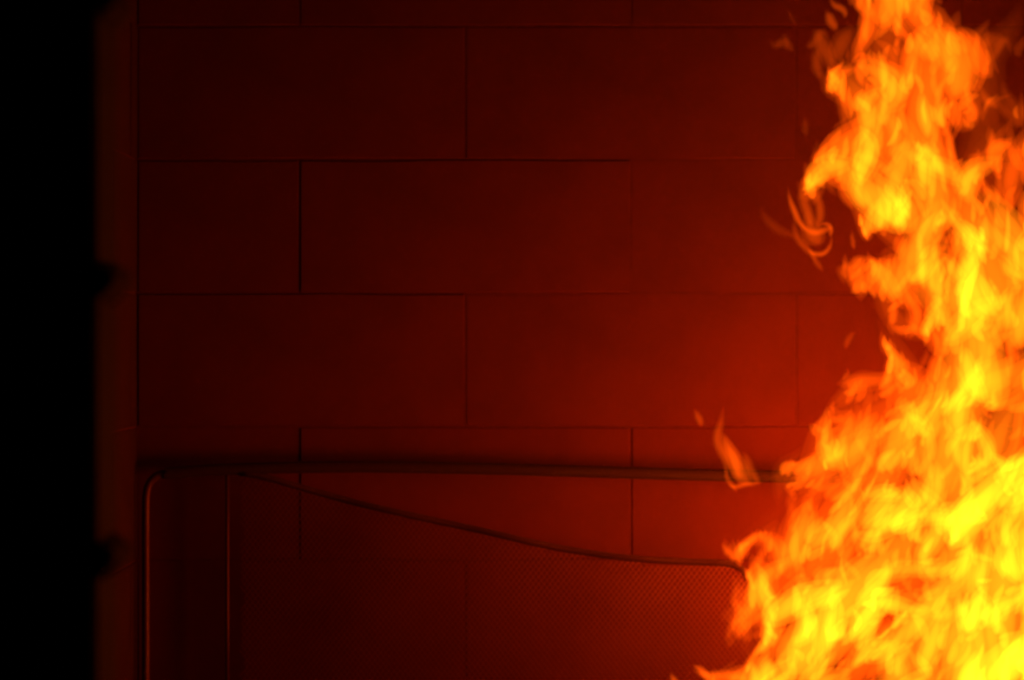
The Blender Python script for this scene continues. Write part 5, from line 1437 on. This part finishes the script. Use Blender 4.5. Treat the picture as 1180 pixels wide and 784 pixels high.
# wisps that have come loose from the fire: each a thing of its own
WISPS = [
('forked wisp of orange flame crossing in front of the dark rail', 5.75, [
  ([(838, 548), (837, 535), (832, 522), (827, 510), (827, 500), (830, 490), (832, 480), (834, 466)], 7.5, .035),
  ([(853, 558), (850, 548), (848, 538), (845, 528), (840, 520), (836, 510), (833, 503), (829, 497)], 11.0, .050),
  ([(866, 560), (859, 553), (854, 545), (850, 537), (846, 529), (842, 520), (838, 511), (833, 500)], 13.0, .055),
  ([(876, 560), (872, 554), (868, 547), (864, 541), (862, 534), (860, 528), (858, 524), (855, 520)], 7.5, .030),
  ([(838, 557), (844, 561), (850, 561), (856, 559), (862, 558), (868, 558), (873, 557), (880, 556)], 4.5, .045),
  ([(850, 568), (847, 564), (844, 560), (841, 556), (838, 552), (837, 546), (836, 540), (835, 534)], 4.5, .030)]),
('tiny faint flame hanging alone just left of the forked wisp', 5.75, [
  ([(809, 492), (808, 489), (807, 486), (806, 483), (804, 480), (803, 477), (801, 474), (800, 470)], 6.0, .030)]),
('hooked curl of orange flame beside the dark hollow in the upper fire', 5.75, [
  ([(931, 268), (925, 261), (920, 254), (917, 247), (914, 240), (911, 232), (909, 224), (908, 214)], 5.5, .055),
  ([(960, 262), (954, 264), (948, 266), (941, 268), (934, 267), (929, 264), (924, 260), (920, 254)], 6.0, .050),
  ([(957, 274), (957, 270), (958, 266), (957, 262), (954, 259), (950, 258), (946, 259), (942, 262)], 4.0, .045),
  ([(930, 286), (935, 291), (941, 293), (947, 293), (952, 290), (956, 285), (958, 278), (959, 268)], 4.5, .048),
  ([(942, 300), (936, 294), (930, 287), (924, 281), (919, 274), (916, 266), (915, 258), (916, 250)], 6.5, .026),
  ([(945, 284), (943, 279), (940, 274), (936, 270), (934, 264), (933, 258), (931, 250), (930, 240)], 16.0, .040),
  ([(936, 262), (934, 256), (932, 248), (929, 240), (926, 232), (924, 225), (924, 217), (926, 208)], 9.0, .035),
  ([(940, 264), (943, 258), (945, 250), (945, 242), (944, 234), (942, 227), (940, 220), (937, 212)], 7.5, .035),
  ([(949, 314), (946, 309), (943, 305), (940, 301), (938, 297), (936, 293), (934, 290), (932, 286)], 5.0, .022)]),
('short upright flame glowing alone within the dark hollow of the upper fire', 5.75, [
  ([(984, 288), (984, 285), (983, 282), (983, 278), (982, 274), (982, 271), (982, 268), (981, 264)], 4.2, .028)]),
('dim red trail of flame drifting past the hooked curl', 5.75, [
  ([(918, 276), (910, 271), (901, 267), (893, 262), (886, 256), (881, 249), (878, 243), (876, 234)], 8.0, .010)]),
('dim red wisp drifting high up beside the top of the fire', 5.75, [
  ([(916, 60), (911, 56), (907, 51), (902, 49), (897, 51), (893, 53), (889, 49), (884, 44)], 8.0, .012),
  ([(906, 56), (907, 52), (907, 48), (906, 45), (905, 42), (903, 41), (901, 42), (899, 44)], 4.5, .006),
  ([(918, 30), (916, 27), (914, 24), (912, 20), (911, 17), (909, 14), (908, 11), (906, 8)], 4.5, .004)]),
('deep red ragged plume curling out from the top of the fire', 5.75, [
  ([(958, 85), (957, 75), (955, 66), (951, 58), (948, 50), (945, 43), (940, 37), (934, 36)], 13.0, .024),
  ([(928, 53), (933, 53), (938, 50), (941, 45), (944, 40), (948, 37), (953, 40), (957, 46)], 8.0, .016),
  ([(966, 74), (966, 66), (967, 58), (970, 50), (974, 44), (978, 38), (980, 32), (980, 26)], 17.0, .026),
  ([(946, 92), (944, 86), (942, 80), (941, 74), (941, 66), (942, 60), (944, 54), (946, 48)], 9.0, .020),
  ([(966, 34), (963, 32), (960, 28), (957, 24), (956, 20), (954, 17), (953, 15), (951, 12)], 8.0, .036),
  ([(972, 22), (974, 17), (972, 12), (968, 9), (963, 7), (960, 4), (958, 0), (957, -6)], 6.0, .036)]),
('faint red sliver of flame glowing alone high before the wall, beside the fire', 5.75, [
  ([(929, 158), (929, 154), (928, 151), (928, 147), (928, 143), (928, 140), (927, 137), (927, 132)], 6.0, .010)]),
('horn-shaped red wisp leaning off the far upper side of the fire', 5.75, [
  ([(1142, 72), (1146, 64), (1149, 58), (1152, 52), (1156, 47), (1160, 48), (1163, 55), (1166, 66)], 8.0, .020),
  ([(1134, 70), (1134, 62), (1134, 55), (1137, 49), (1142, 46), (1147, 44), (1152, 42), (1157, 40)], 13.0, .020)]),
('small dim orange puff of flame under the hollow, against the block wall', 5.75, [
  ([(974, 403), (975, 399), (976, 395), (978, 391), (980, 388), (982, 385), (985, 384), (988, 383)], 5.5, .020)]),
('curling orange lick of flame reaching over the corner of the wire mesh', 5.75, [
  ([(848, 648), (846, 644), (843, 640), (840, 637), (837, 634), (835, 631), (833, 628), (832, 625)], 6.5, .050),
  ([(853, 654), (852, 646), (853, 638), (857, 630), (863, 624), (870, 619), (878, 616), (888, 613)], 8.5, .10)]),
('lowest small orange flame licking along beneath the wire mesh', 5.75, [
  ([(840, 800), (832, 794), (824, 788), (817, 782), (811, 776), (806, 771), (802, 769), (798, 766)], 7.0, .10),
  ([(880, 790), (868, 786), (856, 783), (844, 780), (832, 779), (820, 779), (808, 777), (798, 772)], 9.0, .10),
  ([(786, 797), (783, 793), (780, 789), (778, 786), (776, 783), (775, 781), (774, 778), (773, 774)], 5.5, .06)]),
]
for label, d, strokes in WISPS:
    allp = np.array([p for s in strokes for p in s[0]])
    c = allp[allp[:, 1].argmax()]
    org = at(float(c[0]), float(c[1]), d)
    e = empty('flame_wisp', org, label, 'flame', 'loose wisps of flame around the fire')
    for pts, W, a in strokes:
        add_flame(e, org, pts, W, a, d, core=True, wob=0)
